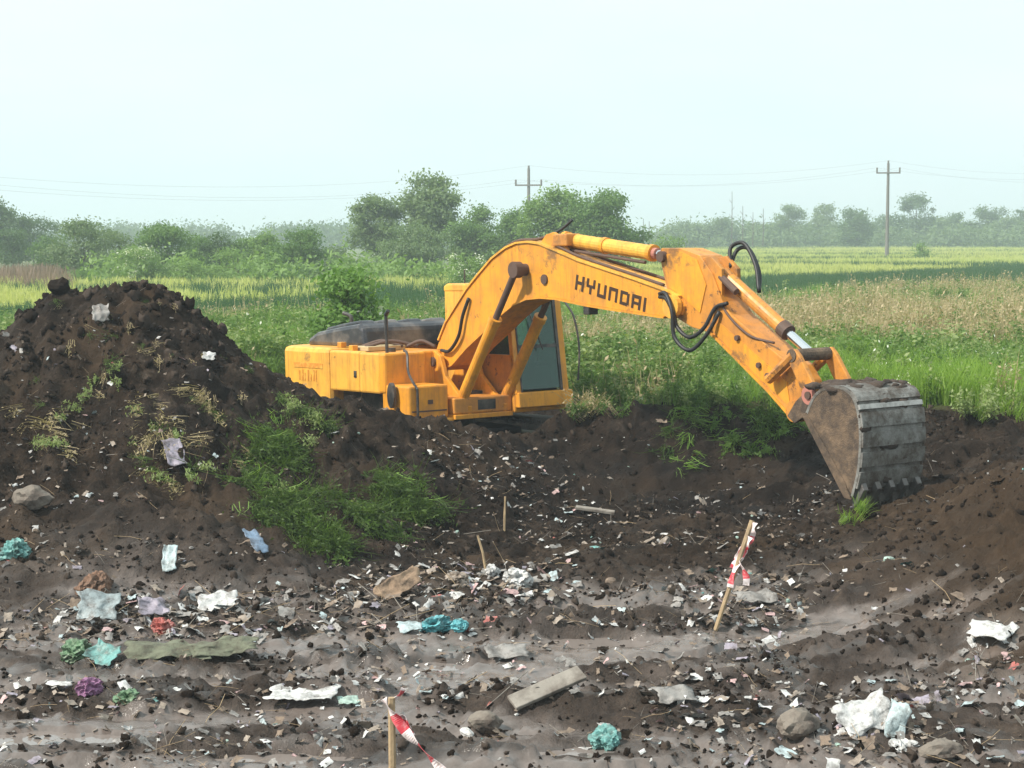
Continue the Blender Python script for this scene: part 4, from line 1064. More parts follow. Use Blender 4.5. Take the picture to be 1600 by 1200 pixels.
# over the floor
x, y = wedge(19000, 10.4, 25, 0.30, 0.4)
keep = y < bank_line(x) - 0.3; x, y = x[keep], y[keep]; z = GRIDH(x, y); m = len(x)
dn = sstep(-0.05, 0.35, fbm(x * 0.7 + 2, y * 1.1, 3, 66)); heapness = sstep(-0.8, -0.2, z)
k = rng.uniform(size=m) < (0.06 + 0.94 * dn) * (1 - 0.68 * heapness) * (1 - 0.55 * sstep(3.0, 4.5, x)) * (1 - 0.7 * on_rut(x, y))
x, y, z = x[k], y[k], z[k]; m = len(x)
s = np.minimum(0.026 * (1 - rng.uniform(size=m)) ** -0.5, 0.15)
LP_.append(np.stack([x, y, z + 0.01], -1)); LS_.append(s); LI_.append(rng.choice(np.arange(NL), m, p=LW_ / LW_.sum()))
# denser drifts of pale rubbish
DR = [([(560, 890), (900, 880), (900, 945), (640, 960), (500, 950)], 190, .05, .16), ([(180, 930), (560, 920), (600, 990), (400, 1010), (180, 990)], 230, .04, .15),
      ([(560, 1000), (1250, 960), (1250, 1080), (560, 1110)], 220, .03, .11), ([(1050, 900), (1260, 900), (1260, 985), (1060, 985)], 120, .04, .13),
      ([(640, 670), (760, 680), (960, 800), (900, 830), (700, 760)], 130, .03, .11), ([(0, 960), (200, 940), (180, 1000), (0, 1010)], 60, .05, .14),
      ([(1000, 1080), (1600, 1060), (1600, 1200), (1000, 1200)], 200, .03, .12), ([(0, 1060), (600, 1060), (600, 1200), (0, 1200)], 200, .03, .11),
      ([(20, 470), (330, 450), (330, 620), (20, 640)], 55, .03, .09), ([(0, 640), (350, 640), (320, 790), (0, 800)], 90, .03, .1), ([(1520, 960), (1600, 960), (1600, 1040), (1500, 1040)], 25, .04, .12)]
for poly, cnt, a, b in DR:
    cnt = int(cnt * 1.9); q = in_poly(poly, cnt); g = ground_many(q[:, 0], q[:, 1]); g[:, 2] += 0.012
    LP_.append(g); LS_.append(a + (b - a) * rng.uniform(size=cnt) ** 2.2); LI_.append(rng.choice([0, 0, 1, 1, 2, 2, 3, 3, 4, 5, 8, 9, 8, 9, 11, 12, 12, 13, 13, 19, 19, 20, 20], cnt))
LP_ = np.concatenate(LP_); LS_ = np.concatenate(LS_); LI_ = np.concatenate(LI_); m = len(LP_)
lrot = np.stack([rng.normal(0, 0.45, m), rng.normal(0, 0.45, m), rng.uniform(0, 6.28, m)], -1)
sc = np.stack([LS_, LS_ * rng.uniform(0.6, 1.1, m), LS_], -1)
stick = LI_ >= NL - 2
sc[stick] = np.stack([LS_ * 3.5, LS_ * 1.6, LS_ * 1.6], -1)[stick]
o = scatter('litter_scraps', LP_, lrot, sc, LI_, LITTER)
tag(o, 'countless small scraps of plastic, paper, rag and sticks in the soil', kind='stuff')

# ------------------------------------------------------------------ single pieces of rubbish that one can point at
def sheet_thing(name, label, cat, px, py, w, l, amp, mat, rz=0.0, tilt=(0, 0), seed=1, group=None, nu=15, lift=0.03):
    V, Q = sheet_bm(nu, nu, w, l, amp, seed)
    me = mesh_np(name, V, Q)
    X, Y, Z = ground_at(px, py)
    o = link(name, me, M[mat], None, (X, Y, Z + lift), (tilt[0], tilt[1], rz), smooth=False)
    md = o.modifiers.new('thickness', 'SOLIDIFY'); md.thickness = 0.004
    return tag(o, label, cat, group)
def lump_thing(name, label, cat, px, py, size, mat, rz=0.0, seed=1, amp=0.5, freq=1.6, ridged=True, sink=0.25, sub=4, group=None, tilt=(0, 0), smooth=False):
    if ridged:
        rd = random.Random(seed); bm = bmesh.new(); k = 3
        for j in range(k):                          # a few slack lobes of film run into each other
            f = (1.0, 0.72, 0.55)[j]
            part = ico(sub - (j > 0), seed * 7 + j, 0.95, 1.15 + 0.3 * j, (size[0] * f * rd.uniform(.6, .9), size[1] * f * rd.uniform(.7, 1.1), size[2] * f * rd.uniform(.55, .95)), True)
            off = Vector((rd.uniform(-.75, .75) * size[0] * (j > 0), rd.uniform(-.6, .6) * size[1] * (j > 0), -0.15 * size[2] * j))
            ro = Matrix.Rotation(rd.uniform(0, 6.28), 3, 'Z') @ Matrix.Rotation(rd.uniform(-.6, .6), 3, 'X')
            for v in part.verts: v.co = ro @ v.co + off
            t = bpy.data.meshes.new('t'); part.to_mesh(t); part.free(); bm.from_mesh(t); bpy.data.meshes.remove(t)
        me = bm_mesh(bm, name, M[mat], smooth); sink = 0.62
    else:
        me = bm_mesh(ico(sub, seed, amp, freq, size, ridged), name, M[mat], smooth)
    X, Y, Z = ground_at(px, py)
    o = link(name, me, None, None, (X, Y, Z + size[2] * (1 - sink)), (tilt[0], tilt[1], rz))
    return tag(o, label, cat, group)

lump_thing('plastic_bag', 'bright cyan crumpled plastic bag in the middle of the rubbish strip', 'bag', 680, 985, (0.15, 0.10, 0.075), 'p_cyan', 0.3, 3, 0.55, 2.0)
lump_thing('plastic_bag', 'small cyan bag knot just right of the bright cyan bag', 'bag', 718, 984, (0.075, 0.06, 0.055), 'p_cyan', 1.0, 4, 0.5, 2.2)
sheet_thing('plastic_sheet', 'pale ice blue film scrap left of the bright cyan bag', 'plastic', 640, 988, 0.20, 0.16, 0.03, 'p_iceblue', 0.2, (0.2, 0), 5)
sheet_thing('tarpaulin', 'blue grey folded tarpaulin at the foot of the low left heap', 'tarpaulin', 152, 968, 0.36, 0.30, 0.06, 'p_bluegrey', 0.2, (0.75, 0.1), 6, lift=0.09)
lump_thing('plastic_bag', 'turquoise bag half buried at the left edge below the heap', 'bag', 26, 868, (0.13, 0.10, 0.11), 'p_teal', 0.2, 7, 0.6, 1.8)
lump_thing('plastic_bag', 'red torn bag left of the middle beside pink sheet', 'bag', 256, 990, (0.10, 0.07, 0.09), 'p_red', 0.9, 8, 0.6, 1.8)
sheet_thing('plastic_sheet', 'pinkish white sheet arched over rubbish at the left', 'plastic', 340, 950, 0.36, 0.22, 0.05, 'p_white', 0.1, (0.5, 0), 9, lift=0.05)
sheet_thing('plastic_sheet', 'lilac grey film scrap left of the pinkish white sheet', 'plastic', 238, 962, 0.26, 0.2, 0.05, 'p_lilac', 0.5, (0.5, 0.1), 10, lift=0.04)
sheet_thing('carpet', 'long olive green strip of old carpet lying on the rubbish', 'carpet', 262, 1030, 0.66, 0.24, 0.06, 'p_carpet', 0.06, (0.35, 0.03), 11, nu=23, lift=0.04)
sheet_thing('carpet', 'shorter olive carpet piece right of the long olive strip', 'carpet', 352, 1028, 0.50, 0.20, 0.06, 'p_carpet', 0.2, (0.4, -0.08), 12, nu=21, lift=0.05)
lump_thing('plastic_bag', 'dark green bag left of the teal bag in the rubbish', 'bag', 118, 1028, (0.13, 0.09, 0.09), 'p_green', 0.3, 13, 0.55, 1.9)
sheet_thing('plastic_bag', 'dull teal bag lying next to the olive carpet', 'bag', 163, 1035, 0.26, 0.2, 0.06, 'p_teal', -0.5, (0.5, 0.2), 14, lift=0.05)
lump_thing('plastic_bag', 'purple pink bag near the left edge of the floor', 'bag', 140, 1085, (0.075, 0.06, 0.065), 'p_purple', 0.2, 15, 0.5, 1.8)
sheet_thing('plastic_sheet', 'narrow white strip left of the purple bag', 'plastic', 92, 1080, 0.20, 0.07, 0.015, 'p_white', -0.25, (0.2, 0), 16)
lump_thing('plastic_bag', 'bottle green bag right of the purple bag', 'bag', 198, 1098, (0.085, 0.06, 0.05), 'p_green', 0.1, 17, 0.5, 1.8)
sheet_thing('plastic_sheet', 'flat icy white plastic sheet at the left centre of floor', 'plastic', 475, 1098, 0.50, 0.30, 0.022, 'p_white', -0.05, (0.12, 0), 18, nu=21)
sheet_thing('plastic_sheet', 'mint green scrap touching the icy white sheet', 'plastic', 545, 1104, 0.16, 0.14, 0.02, 'p_mint', 0.3, (0.2, 0), 19)
sheet_thing('cardboard', 'torn brown cardboard standing up behind the rubbish strip', 'cardboard', 622, 935, 0.46, 0.20, 0.035, 'p_cardboard', 0.55, (1.1, -0.35), 20, lift=0.12)
lump_thing('scrap_lump', 'rusty brown lump on the front of the low left heap', 'scrap', 152, 928, (0.14, 0.10, 0.12), 'p_rustbrown', 0.2, 21, 0.5, 1.4)
sheet_thing('plastic_sheet', 'blue sheet hanging out of the heap below torn weeds', 'plastic', 398, 855, 0.16, 0.40, 0.04, 'p_blue', 0.6, (0.5, 0.1), 22, lift=0.05)
sheet_thing('plastic_bag', 'white torn bag stuck on the face of low left heap', 'bag', 265, 885, 0.13, 0.28, 0.04, 'p_iceblue', 0.2, (1.0, 0.1), 23, lift=0.07)
sheet_thing('plastic_sheet', 'grey pink sheet draped on the heap face below its shoulder', 'plastic', 272, 722, 0.22, 0.40, 0.05, 'p_lilac', 0.5, (0.7, 0), 24, lift=0.05)
sheet_thing('plastic_sheet', 'small white scrap near the shoulder of main heap', 'plastic', 326, 564, 0.15, 0.13, 0.03, 'p_white', 0.2, (0.8, 0.2), 25, lift=0.04)
sheet_thing('plastic_sheet', 'grey plastic sheet close under the crest of main heap', 'plastic', 158, 498, 0.20, 0.24, 0.04, 'p_grey', 0.2, (0.9, 0), 26, lift=0.04)
lump_thing('plastic_bag', 'white bag on the crest of the rubbish strip, centre', 'bag', 808, 910, (0.12, 0.09, 0.075), 'p_white', 0.2, 27, 0.55, 1.9)
lump_thing('plastic_bag', 'small white bag left of the white crest bag', 'bag', 768, 898, (0.075, 0.06, 0.055), 'p_white', 0.9, 28, 0.5, 2.0)
lump_thing('plastic_bag', 'off white flattened bag at left end of the crest', 'bag', 714, 908, (0.11, 0.08, 0.05), 'p_beige', 0.4, 29, 0.5, 1.8)
sheet_thing('plastic_sack', 'large white sack lying at the lower right corner', 'sack', 1350, 1150, 0.42, 0.26, 0.06, 'p_white', 0.42, (0.65, -0.25), 30, nu=21, lift=0.10)
sheet_thing('plastic_sheet', 'upright white flap right of the large white sack', 'plastic', 1402, 1150, 0.14, 0.26, 0.035, 'p_iceblue', -0.3, (1.1, 0.2), 31, lift=0.07)
lump_thing('plastic_bag', 'small white bag in front of the upright white flap', 'bag', 1405, 1172, (0.10, 0.06, 0.04), 'p_white', 0.2, 32, 0.5, 1.8)
lump_thing('plastic_bag', 'teal green bag with white top at the bottom centre', 'bag', 945, 1165, (0.092, 0.075, 0.065), 'p_teal', 0.3, 33, 0.5, 2.0)
sheet_thing('plastic_sheet', 'white scrap on top of the teal green bag', 'plastic', 945, 1142, 0.09, 0.07, 0.02, 'p_white', 0.3, (0.5, 0), 34, lift=0.02)
lump_thing('stone', 'rounded brownish stone right of the front stake', 'stone', 757, 1146, (0.12, 0.10, 0.075), 'stone', 0.2, 35, 0.3, 1.1, False, 0.3, 3)
lump_thing('stone', 'grey broken concrete lump left of the large white sack', 'stone', 1245, 1150, (0.17, 0.12, 0.10), 'stone', 0.7, 36, 0.35, 1.2, False, 0.35, 3)
lump_thing('stone', 'pale stone on the left edge below the main heap', 'stone', 50, 795, (0.20, 0.15, 0.13), 'stone', 0.2, 37, 0.35, 1.1, False, 0.3, 3)
lump_thing('stone', 'pale lump at the very bottom right edge', 'stone', 1470, 1190, (0.15, 0.10, 0.07), 'stone', 0.4, 38, 0.35, 1.2, False, 0.3, 3)
sheet_thing('plastic_sheet', 'long pale grey sheet right of the leaning stake', 'plastic', 1180, 940, 0.40, 0.20, 0.04, 'p_grey', 0.1, (0.4, 0), 39)
sheet_thing('plastic_sheet', 'crumpled white sheet at the right below brown bank', 'plastic', 1545, 1010, 0.32, 0.20, 0.05, 'p_white', -0.4, (0.5, 0.1), 40, lift=0.05)
sheet_thing('plastic_sheet', 'pale grey sheet lying flat left of the grey plank', 'plastic', 790, 1030, 0.36, 0.22, 0.035, 'p_grey', 0.25, (0.25, 0), 41)
sheet_thing('plastic_sheet', 'folded grey white sheet between the grey plank and the large white sack', 'plastic', 1055, 1098, 0.30, 0.16, 0.04, 'p_grey', 0.35, (0.5, 0), 42, lift=0.04)
lump_thing('soil_lump', 'big dark clod perched on left end of heap crest', 'soil', 93, 462, (0.13, 0.11, 0.13), 'clod', 0.1, 43, 0.4, 1.2, False, 0.3, 3)
lump_thing('soil_lump', 'dark clod in the middle of the heap crest', 'soil', 205, 458, (0.10, 0.10, 0.08), 'clod', 0.1, 44, 0.4, 1.2, False, 0.3, 3)
X, Y, Z = ground_at(855, 1090)
pl = MB().box(-0.30, 0.30, -0.07, 0.07, -0.015, 0.02).build('plank', M['greywood'], None, bevel=0.008, loc=(X, Y, Z + 0.07), rot=(0.5, -0.28, 0.45))
tag(pl, 'grey weathered plank tilted on the dark ground at centre', 'plank')
X, Y, Z = ground_at(930, 802)
pl = MB().box(-0.25, 0.25, -0.05, 0.05, -0.02, 0.02).build('plank', M['greywood'], None, bevel=0.008, loc=(X, Y, Z + 0.03), rot=(0.1, 0.12, -0.15))
tag(pl, 'pale broken board at the bottom of the spoil slope', 'plank')

# shallow muddy puddles in the wheel tracks
wm, wnt, wp, wout = mat_base('muddy_water')
wp.inputs['Base Color'].default_value = (0.20, 0.17, 0.155, 1); wp.inputs['Roughness'].default_value = 0.08
bump(wnt, noise(wnt, geo_pos(wnt), 9.0, 3, 0.6), 0.06, 0.01, wp)
for (X, Y, rx, ry, lab), PZ in zip(PUDDLES, PUD_Z):
    V = [(0, 0, 0)]; n_ = 28
    for k in range(n_):
        a = 2 * math.pi * k / n_; V.append((rx * 1.05 * math.cos(a), ry * 1.05 * math.sin(a), 0))
    o = link('puddle', mesh_py('puddle', V, [(0, k + 1, (k + 1) % n_ + 1) for k in range(n_)]), wm, None, (X, Y, PZ)); tag(o, lab, 'puddle', 'puddles on the dump floor')

# stakes with barrier tape
def tape_part(pts, w, parent, seg=0.16, up=None):
    """a barrier-tape strip through the points; red and white by turns"""
    P = [Vector(p) for p in smooth_path(pts, 8)]; V = []; Fc = []; mi = []; dist = 0
    for i, p in enumerate(P):
        t = (P[min(i + 1, len(P) - 1)] - P[max(i - 1, 0)]).normalized()
        tw = 0.35 + 0.75 * math.sin(i * 0.23)
        a = t.cross(Vector((0.2, 1, 0.1))).normalized(); b = t.cross(a).normalized()
        s = (a * math.cos(tw) + b * math.sin(tw)) * w / 2
        V += [p - s, p + s]
    for i in range(len(P) - 1):
        dist += (P[i + 1] - P[i]).length
        Fc.append((2 * i, 2 * i + 1, 2 * i + 3, 2 * i + 2)); mi.append(int(dist / seg) % 2)
    me = mesh_py('barrier_tape', V, Fc); me.materials.append(M['tape_white']); me.materials.append(M['tape_red']); me.polygons.foreach_set('material_index', mi)
    o = link('barrier_tape', me, None, parent); md = o.modifiers.new('t', 'SOLIDIFY'); md.thickness = 0.002
    return o
X, Y, Z = ground_at(1117, 985)
stk = empty('stake', (X, Y, Z)); tag(stk, 'leaning wooden stake with red and white tape at its top', 'stake')
tipv = Vector((0.335, 0.06, 0.99))
MB().tube([Vector((-0.02, 0, -0.08)), tipv], 0.021, 7, 0.024).build('post', M['wood'], stk)
hel = []
for k in range(9):
    t = 0.99 - 0.40 * k / 8; c = tipv * t; a = -1.2 + k * 0.42
    hel.append((c.x + 0.030 * math.cos(a), c.y + 0.030 * math.sin(a), c.z))
tape_part(hel, 0.085, stk, 0.13)
hel = [(p[0] - 0.02, p[1] - 0.02, p[2] - 0.03) for p in hel[2:]]
tape_part(hel, 0.07, stk, 0.10)
c = tipv * 0.62
tape_part([tuple(c), (c.x + 0.04, c.y - 0.04, c.z - 0.05), (c.x + 0.07, c.y - 0.05, c.z - 0.13), (c.x + 0.065, c.y - 0.06, c.z - 0.2)], 0.06, stk, 0.09)
tape_part([tuple(c), (c.x - 0.05, c.y - 0.04, c.z - 0.10), (c.x - 0.075, c.y - 0.04, c.z - 0.22)], 0.06, stk, 0.11)

X, Y, Z = at(614, 1265, 10.6)
Z = float(terrain(np.array([X]), np.array([10.6]))[0])
tp = at(612, 1090, 10.6); hgt = tp[2] - Z
stk = empty('stake', (X, 10.6, Z)); tag(stk, 'upright wooden stake at the bottom edge, tape trailing off right', 'stake')
MB().tube([(0, 0, -0.1), (-0.005, 0, hgt)], 0.024, 7, 0.022).build('post', M['wood'], stk)
tape_part([(-0.05, -0.03, hgt + 0.0), (-0.02, -0.045, hgt - 0.05), (0.03, -0.05, hgt - 0.12), (0.09, -0.06, hgt - 0.20), (0.17, -0.10, hgt - 0.27), (0.26, -0.14, hgt - 0.36), (0.37, -0.2, hgt - 0.46), (0.5, -0.25, hgt - 0.62)], 0.062, stk, 0.12)
tape_part([(0.02, -0.03, hgt - 0.14), (0.07, -0.03, hgt - 0.10), (0.09, -0.03, hgt - 0.19), (0.12, -0.04, hgt - 0.23)], 0.05, stk, 0.1)
tape_part([(0.0, 0.02, hgt - 0.02), (0.05, 0.01, hgt + 0.02), (0.07, -0.01, hgt + 0.06)], 0.03, stk, 0.05)
for (px, py, h, lean, lab) in ((760, 892, 0.36, -0.09, 'short bare stick standing behind the white rubbish crest'), (788, 835, 0.42, 0.01, 'thin pale stick standing on the spoil slope')):
    X, Y, Z = ground_at(px, py)
    o = MB().tube([(0, 0, -0.05), (lean * .4, 0, h * .5), (lean, 0.02, h)], 0.016, 6, 0.012).build('stick', M['wood'], None, loc=(X, Y, Z)); tag(o, lab, 'stick')

# ------------------------------------------------------------------ trees and shrubs
def crown_mesh(name, lobes, n, leaf, seed, mat, flower=0.0):
    """leaf faces in clumps through uneven lobes; lobes: (x, y, z, rx, ry, rz)"""
    r = np.random.default_rng(seed)
    lob = np.array(lobes, float); w = (lob[:, 3] * lob[:, 4] * lob[:, 5]) ** 0.67; w /= w.sum()
    ncl = n // 16
    li = r.choice(len(lob), ncl, p=w); d = r.normal(size=(ncl, 3)); d /= np.linalg.norm(d, axis=1)[:, None]
    rad = r.uniform(0.35, 1.0, ncl) ** 0.5 * (1 + 0.16 * r.normal(size=ncl)).clip(0.5, 1.22)
    c = lob[li, :3] + d * rad[:, None] * lob[li, 3:]
    cs = leaf * r.uniform(0.9, 3.2, ncl)
    k = np.repeat(np.arange(ncl), 16); m = len(k)
    p = c[k] + r.normal(size=(m, 3)) * cs[k][:, None] * np.array([1, 1, 0.7])
    p[:, 2] = np.maximum(p[:, 2], 0.05)
    nrm = d[k] * 0.6 + r.normal(size=(m, 3)) * 0.6 + np.array([0, 0, 0.35]); nrm /= np.linalg.norm(nrm, axis=1)[:, None]
    a = np.cross(nrm, r.normal(size=(m, 3))); a /= np.linalg.norm(a, axis=1)[:, None]; b = np.cross(nrm, a)
    L = leaf * r.uniform(0.55, 1.2, m)[:, None]
    V = np.stack([p - a * L, p + b * L * 0.5, p + a * L, p - b * L * 0.5], 1).reshape(-1, 3)
    me = mesh_np(name, V, np.arange(4 * m).reshape(-1, 4)); me.materials.append(mat)
    if flower > 0:
        me.materials.append(M['flower']); top = (d[k][:, 2] > 0.0) & (r.uniform(size=m) < 1.0) & np.isin(k, np.where(r.uniform(size=ncl) < flower)[0])
        me.polygons.foreach_set('material_index', top.astype(np.int32))
    return me

def trunk_mesh(name, h, r0, limbs, seed):
    rd = random.Random(seed); mb = MB(); bend = rd.uniform(-.06, .06) * h
    tp = [(0, 0, -0.1), (bend * .4, 0, h * 0.25), (bend, bend * .5, h * 0.55), (bend * 1.2, bend, h * 0.85)]
    mb.tube(smooth_path(tp, 3), r0, 7, r0 * 0.3)
    for l in limbs:
        z0 = h * rd.uniform(0.22, 0.5); f = z0 / (h * .85)
        s = Vector((bend * f, bend * .5 * f, z0)); e = Vector(l[:3])
        mb.tube(smooth_path([s, s.lerp(e, 0.5) + Vector((0, 0, 0.06 * h)), e], 3), r0 * 0.42, 5, r0 * 0.1)
    return mesh_py(name, mb.v, mb.f)

M['tree_mid'] = leaf_mat('leaf_mid', (0.075, 0.15, 0.04), (0.17, 0.27, 0.075), None, 0.35, 0.2, 0.2)
M['tree_dark'] = leaf_mat('leaf_dark', (0.055, 0.11, 0.04), (0.12, 0.19, 0.065), None, 0.3, 0.2, 0.2)
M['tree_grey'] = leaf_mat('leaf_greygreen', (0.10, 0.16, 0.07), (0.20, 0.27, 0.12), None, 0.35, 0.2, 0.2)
M['tree_light'] = leaf_mat('leaf_light', (0.12, 0.21, 0.055), (0.24, 0.35, 0.11), None, 0.38, 0.2, 0.2)

M['elder'] = leaf_mat('leaf_elder', (0.06, 0.14, 0.03), (0.19, 0.32, 0.07), None, 0.35, 1.5, 0.1)

def lobes_for(kind, W, H, seed):
    rd = random.Random(seed); L = []
    if kind == 'tall':            # open crown on several limbs
        for i in range(22):
            a = rd.uniform(0, 6.28); f = rd.uniform(0.26, 0.97); wr = W * 0.5 * (0.35 + 0.65 * math.sin(math.pi * min(1, f * 0.9 + 0.08))) * rd.uniform(0.25, 0.95)
            L.append((wr * math.cos(a), wr * math.sin(a), H * f, W * rd.uniform(.07, .18), W * rd.uniform(.07, .18), H * rd.uniform(.035, .10)))
        L.append((0, 0, H * 0.45, W * .22, W * .22, H * .2))
    elif kind == 'round':
        for i in range(20):
            a = rd.uniform(0, 6.28); f = rd.uniform(0.2, 0.92); wr = W * 0.42 * math.sin(math.pi * (0.2 + 0.72 * f)) * rd.uniform(0.3, 1.05)
            L.append((wr * math.cos(a), wr * math.sin(a), H * f, W * rd.uniform(.09, .22), W * rd.uniform(.09, .22), H * rd.uniform(.05, .14)))
        L.append((0, 0, H * 0.4, W * .32, W * .32, H * .28))
    else:                         # shrub, leafy to the ground
        for i in range(12):
            a = rd.uniform(0, 6.28); f = rd.uniform(0.10, 0.82); wr = W * 0.40 * (1 - 0.55 * f) * rd.uniform(0.3, 1.05)
            L.append((wr * math.cos(a), wr * math.sin(a), H * f, W * rd.uniform(.14, .24), W * rd.uniform(.14, .24), H * rd.uniform(.10, .17)))
        L.append((0, 0, H * 0.3, W * .36, W * .36, H * .28))
    return L

def plant(name, label, cat, px, d, top_py, wpx, kind, mat, seed, n=5200, leaf=None, group=None, flower=0.0):
    X, Y, _ = at(px, 400, d); H = CAM_Z - (top_py - HOR) * d / F_PX; W = wpx * d / F_PX
    H *= 0.97
    e = empty(name, (X, Y, 0.0), (0, 0, random.uniform(0, 6.28))); tag(e, label, cat, group)
    lb = lobes_for(kind, W, H, seed)
    leaf = leaf or (0.062 if d < 60 else 0) or max(0.036 * H ** 0.75, 1.9 * d / F_PX); n = int(n * 1.7)
    link('crown', crown_mesh('crown', lb, n, leaf, seed, M[mat], flower), None, e)
    link('trunk' if kind != 'shrub' else 'stem', trunk_mesh('trunk', H * 0.9, max(0.03, H * 0.018), lb[:8], seed), M['bark'], e, smooth=True)
    return e
GT = 'trees and shrubs of the hedge beyond the field'
for (nm, lab, cat, px, d, ty, wp, kd, mt, sd_, n, fl) in [
 ('tree', 'tall hazy tree cut off by the left edge', 'tree', -8, 150, 300, 75, 'tall', 'tree_dark', 1, 4200, 0),
 ('tree', 'hazy dark tree second from the left edge', 'tree', 52, 150, 334, 105, 'round', 'tree_dark', 2, 5200, 0),
 ('tree', 'grey green dome shaped tree in the left hedge', 'tree', 130, 100, 342, 140, 'round', 'tree_grey', 3, 6500, 0),
 ('shrub', 'low dark shrub at foot of the grey green dome tree', 'shrub', 120, 88, 415, 80, 'shrub', 'tree_mid', 4, 2200, 0),
 ('tree', 'broad mid green tree above the white flowering elder', 'tree', 262, 94, 350, 140, 'round', 'tree_mid', 5, 6500, 0),
 ('shrub', 'white flowering elder bush behind the main heap', 'shrub', 218, 86, 378, 125, 'shrub', 'tree_light', 6, 5200, 0.16),
 ('shrub', 'light green shrub right of the flowering elder', 'shrub', 300, 86, 398, 120, 'shrub', 'tree_light', 7, 4200, 0),
 ('tree', 'small dark crowned tree between the left shrubs', 'tree', 345, 96, 360, 75, 'round', 'tree_dark', 8, 3600, 0),
 ('shrub', 'pale green spreading shrub in the middle left hedge', 'shrub', 372, 88, 382, 140, 'shrub', 'tree_light', 9, 4800, 0),
 ('shrub', 'mid green shrub before the dark double crowned tree', 'shrub', 430, 87, 390, 120, 'shrub', 'tree_mid', 10, 4200, 0),
 ('tree', 'dark double crowned tree left of the gap in hedge', 'tree', 470, 94, 354, 120, 'round', 'tree_mid', 11, 5600, 0),
 ('tree', 'slim light tree leaning on the dark double crowned tree', 'tree', 418, 97, 358, 70, 'round', 'tree_light', 12, 3000, 0),
 ('tree', 'loose grey green tree left of the tallest tree', 'tree', 592, 118, 310, 105, 'tall', 'tree_grey', 13, 6000, 0),
 ('tree', 'tallest tree with flat spreading top behind the boom', 'tree', 668, 120, 271, 140, 'tall', 'tree_grey', 14, 8500, 0),
 ('tree', 'grey green undergrowth tree below the tallest tree', 'tree', 640, 112, 340, 160, 'round', 'tree_grey', 15, 6500, 0),
 ('tree', 'rounded mid green tree right of the tallest tree', 'tree', 748, 116, 320, 125, 'round', 'tree_mid', 16, 6500, 0),
 ('tree', 'low green tree in front of the left power pole', 'tree', 803, 114, 328, 100, 'round', 'tree_mid', 17, 5000, 0),
 ('tree', 'bright crowned tree just right of the left power pole', 'tree', 872, 110, 288, 120, 'round', 'tree_light', 18, 7500, 0),
 ('tree', 'large dense green tree behind the boom bend', 'tree', 942, 108, 294, 130, 'round', 'tree_mid', 19, 8000, 0),
 ('shrub', 'white flowering bush left of the boom bend', 'shrub', 728, 78, 390, 80, 'shrub', 'tree_light', 20, 3600, 0.22),
 ('shrub', 'low shrub above the arm cylinder', 'shrub', 1035, 130, 362, 85, 'shrub', 'tree_light', 21, 2600, 0),
 ('shrub', 'leafy elder bush growing behind the engine hood', 'shrub', 542, 33, 402, 135, 'shrub', 'elder', 22, 3600, 0.02),
 ('shrub', 'lone small bush out in the yellow crop at right', 'shrub', 1440, 165, 374, 30, 'shrub', 'tree_light', 23, 900, 0),
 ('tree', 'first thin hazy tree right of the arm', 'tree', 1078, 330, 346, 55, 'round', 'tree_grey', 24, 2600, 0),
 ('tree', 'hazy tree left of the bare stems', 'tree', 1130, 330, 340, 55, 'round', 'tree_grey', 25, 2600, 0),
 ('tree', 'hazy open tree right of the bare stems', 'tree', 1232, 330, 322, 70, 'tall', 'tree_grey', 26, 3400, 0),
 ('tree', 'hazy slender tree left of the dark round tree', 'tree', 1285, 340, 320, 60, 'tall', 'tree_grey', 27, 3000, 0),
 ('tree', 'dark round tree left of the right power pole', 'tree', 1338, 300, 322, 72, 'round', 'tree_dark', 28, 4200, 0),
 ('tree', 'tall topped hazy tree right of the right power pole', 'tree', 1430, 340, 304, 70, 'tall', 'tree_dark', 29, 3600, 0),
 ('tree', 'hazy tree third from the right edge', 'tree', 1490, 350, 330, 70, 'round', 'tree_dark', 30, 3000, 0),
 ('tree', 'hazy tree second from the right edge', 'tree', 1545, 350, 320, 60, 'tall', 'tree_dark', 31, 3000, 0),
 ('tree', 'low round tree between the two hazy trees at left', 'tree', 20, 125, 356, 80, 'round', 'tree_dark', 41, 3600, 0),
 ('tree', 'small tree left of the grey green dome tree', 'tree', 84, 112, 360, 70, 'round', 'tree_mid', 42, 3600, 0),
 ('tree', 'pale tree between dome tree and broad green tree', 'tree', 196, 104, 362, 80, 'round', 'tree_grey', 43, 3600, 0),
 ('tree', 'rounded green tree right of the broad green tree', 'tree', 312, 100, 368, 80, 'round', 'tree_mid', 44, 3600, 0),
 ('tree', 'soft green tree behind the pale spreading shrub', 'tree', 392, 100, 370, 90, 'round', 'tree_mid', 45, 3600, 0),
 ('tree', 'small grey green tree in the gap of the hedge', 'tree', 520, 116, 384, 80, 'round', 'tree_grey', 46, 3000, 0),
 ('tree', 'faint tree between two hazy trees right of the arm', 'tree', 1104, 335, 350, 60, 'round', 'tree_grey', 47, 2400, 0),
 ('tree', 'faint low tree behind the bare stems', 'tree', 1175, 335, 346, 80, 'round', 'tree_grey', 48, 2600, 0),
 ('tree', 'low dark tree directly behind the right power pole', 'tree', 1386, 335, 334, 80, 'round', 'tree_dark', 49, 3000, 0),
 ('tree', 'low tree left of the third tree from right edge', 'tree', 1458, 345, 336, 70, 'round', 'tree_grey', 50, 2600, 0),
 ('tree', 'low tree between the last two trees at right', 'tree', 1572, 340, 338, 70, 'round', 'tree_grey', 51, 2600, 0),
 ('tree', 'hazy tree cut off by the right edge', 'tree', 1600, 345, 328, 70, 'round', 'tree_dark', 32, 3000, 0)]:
    plant(nm, lab, cat, px, d, ty, wp, kd, mt, sd_, n, None, GT if d > 60 else None, fl)

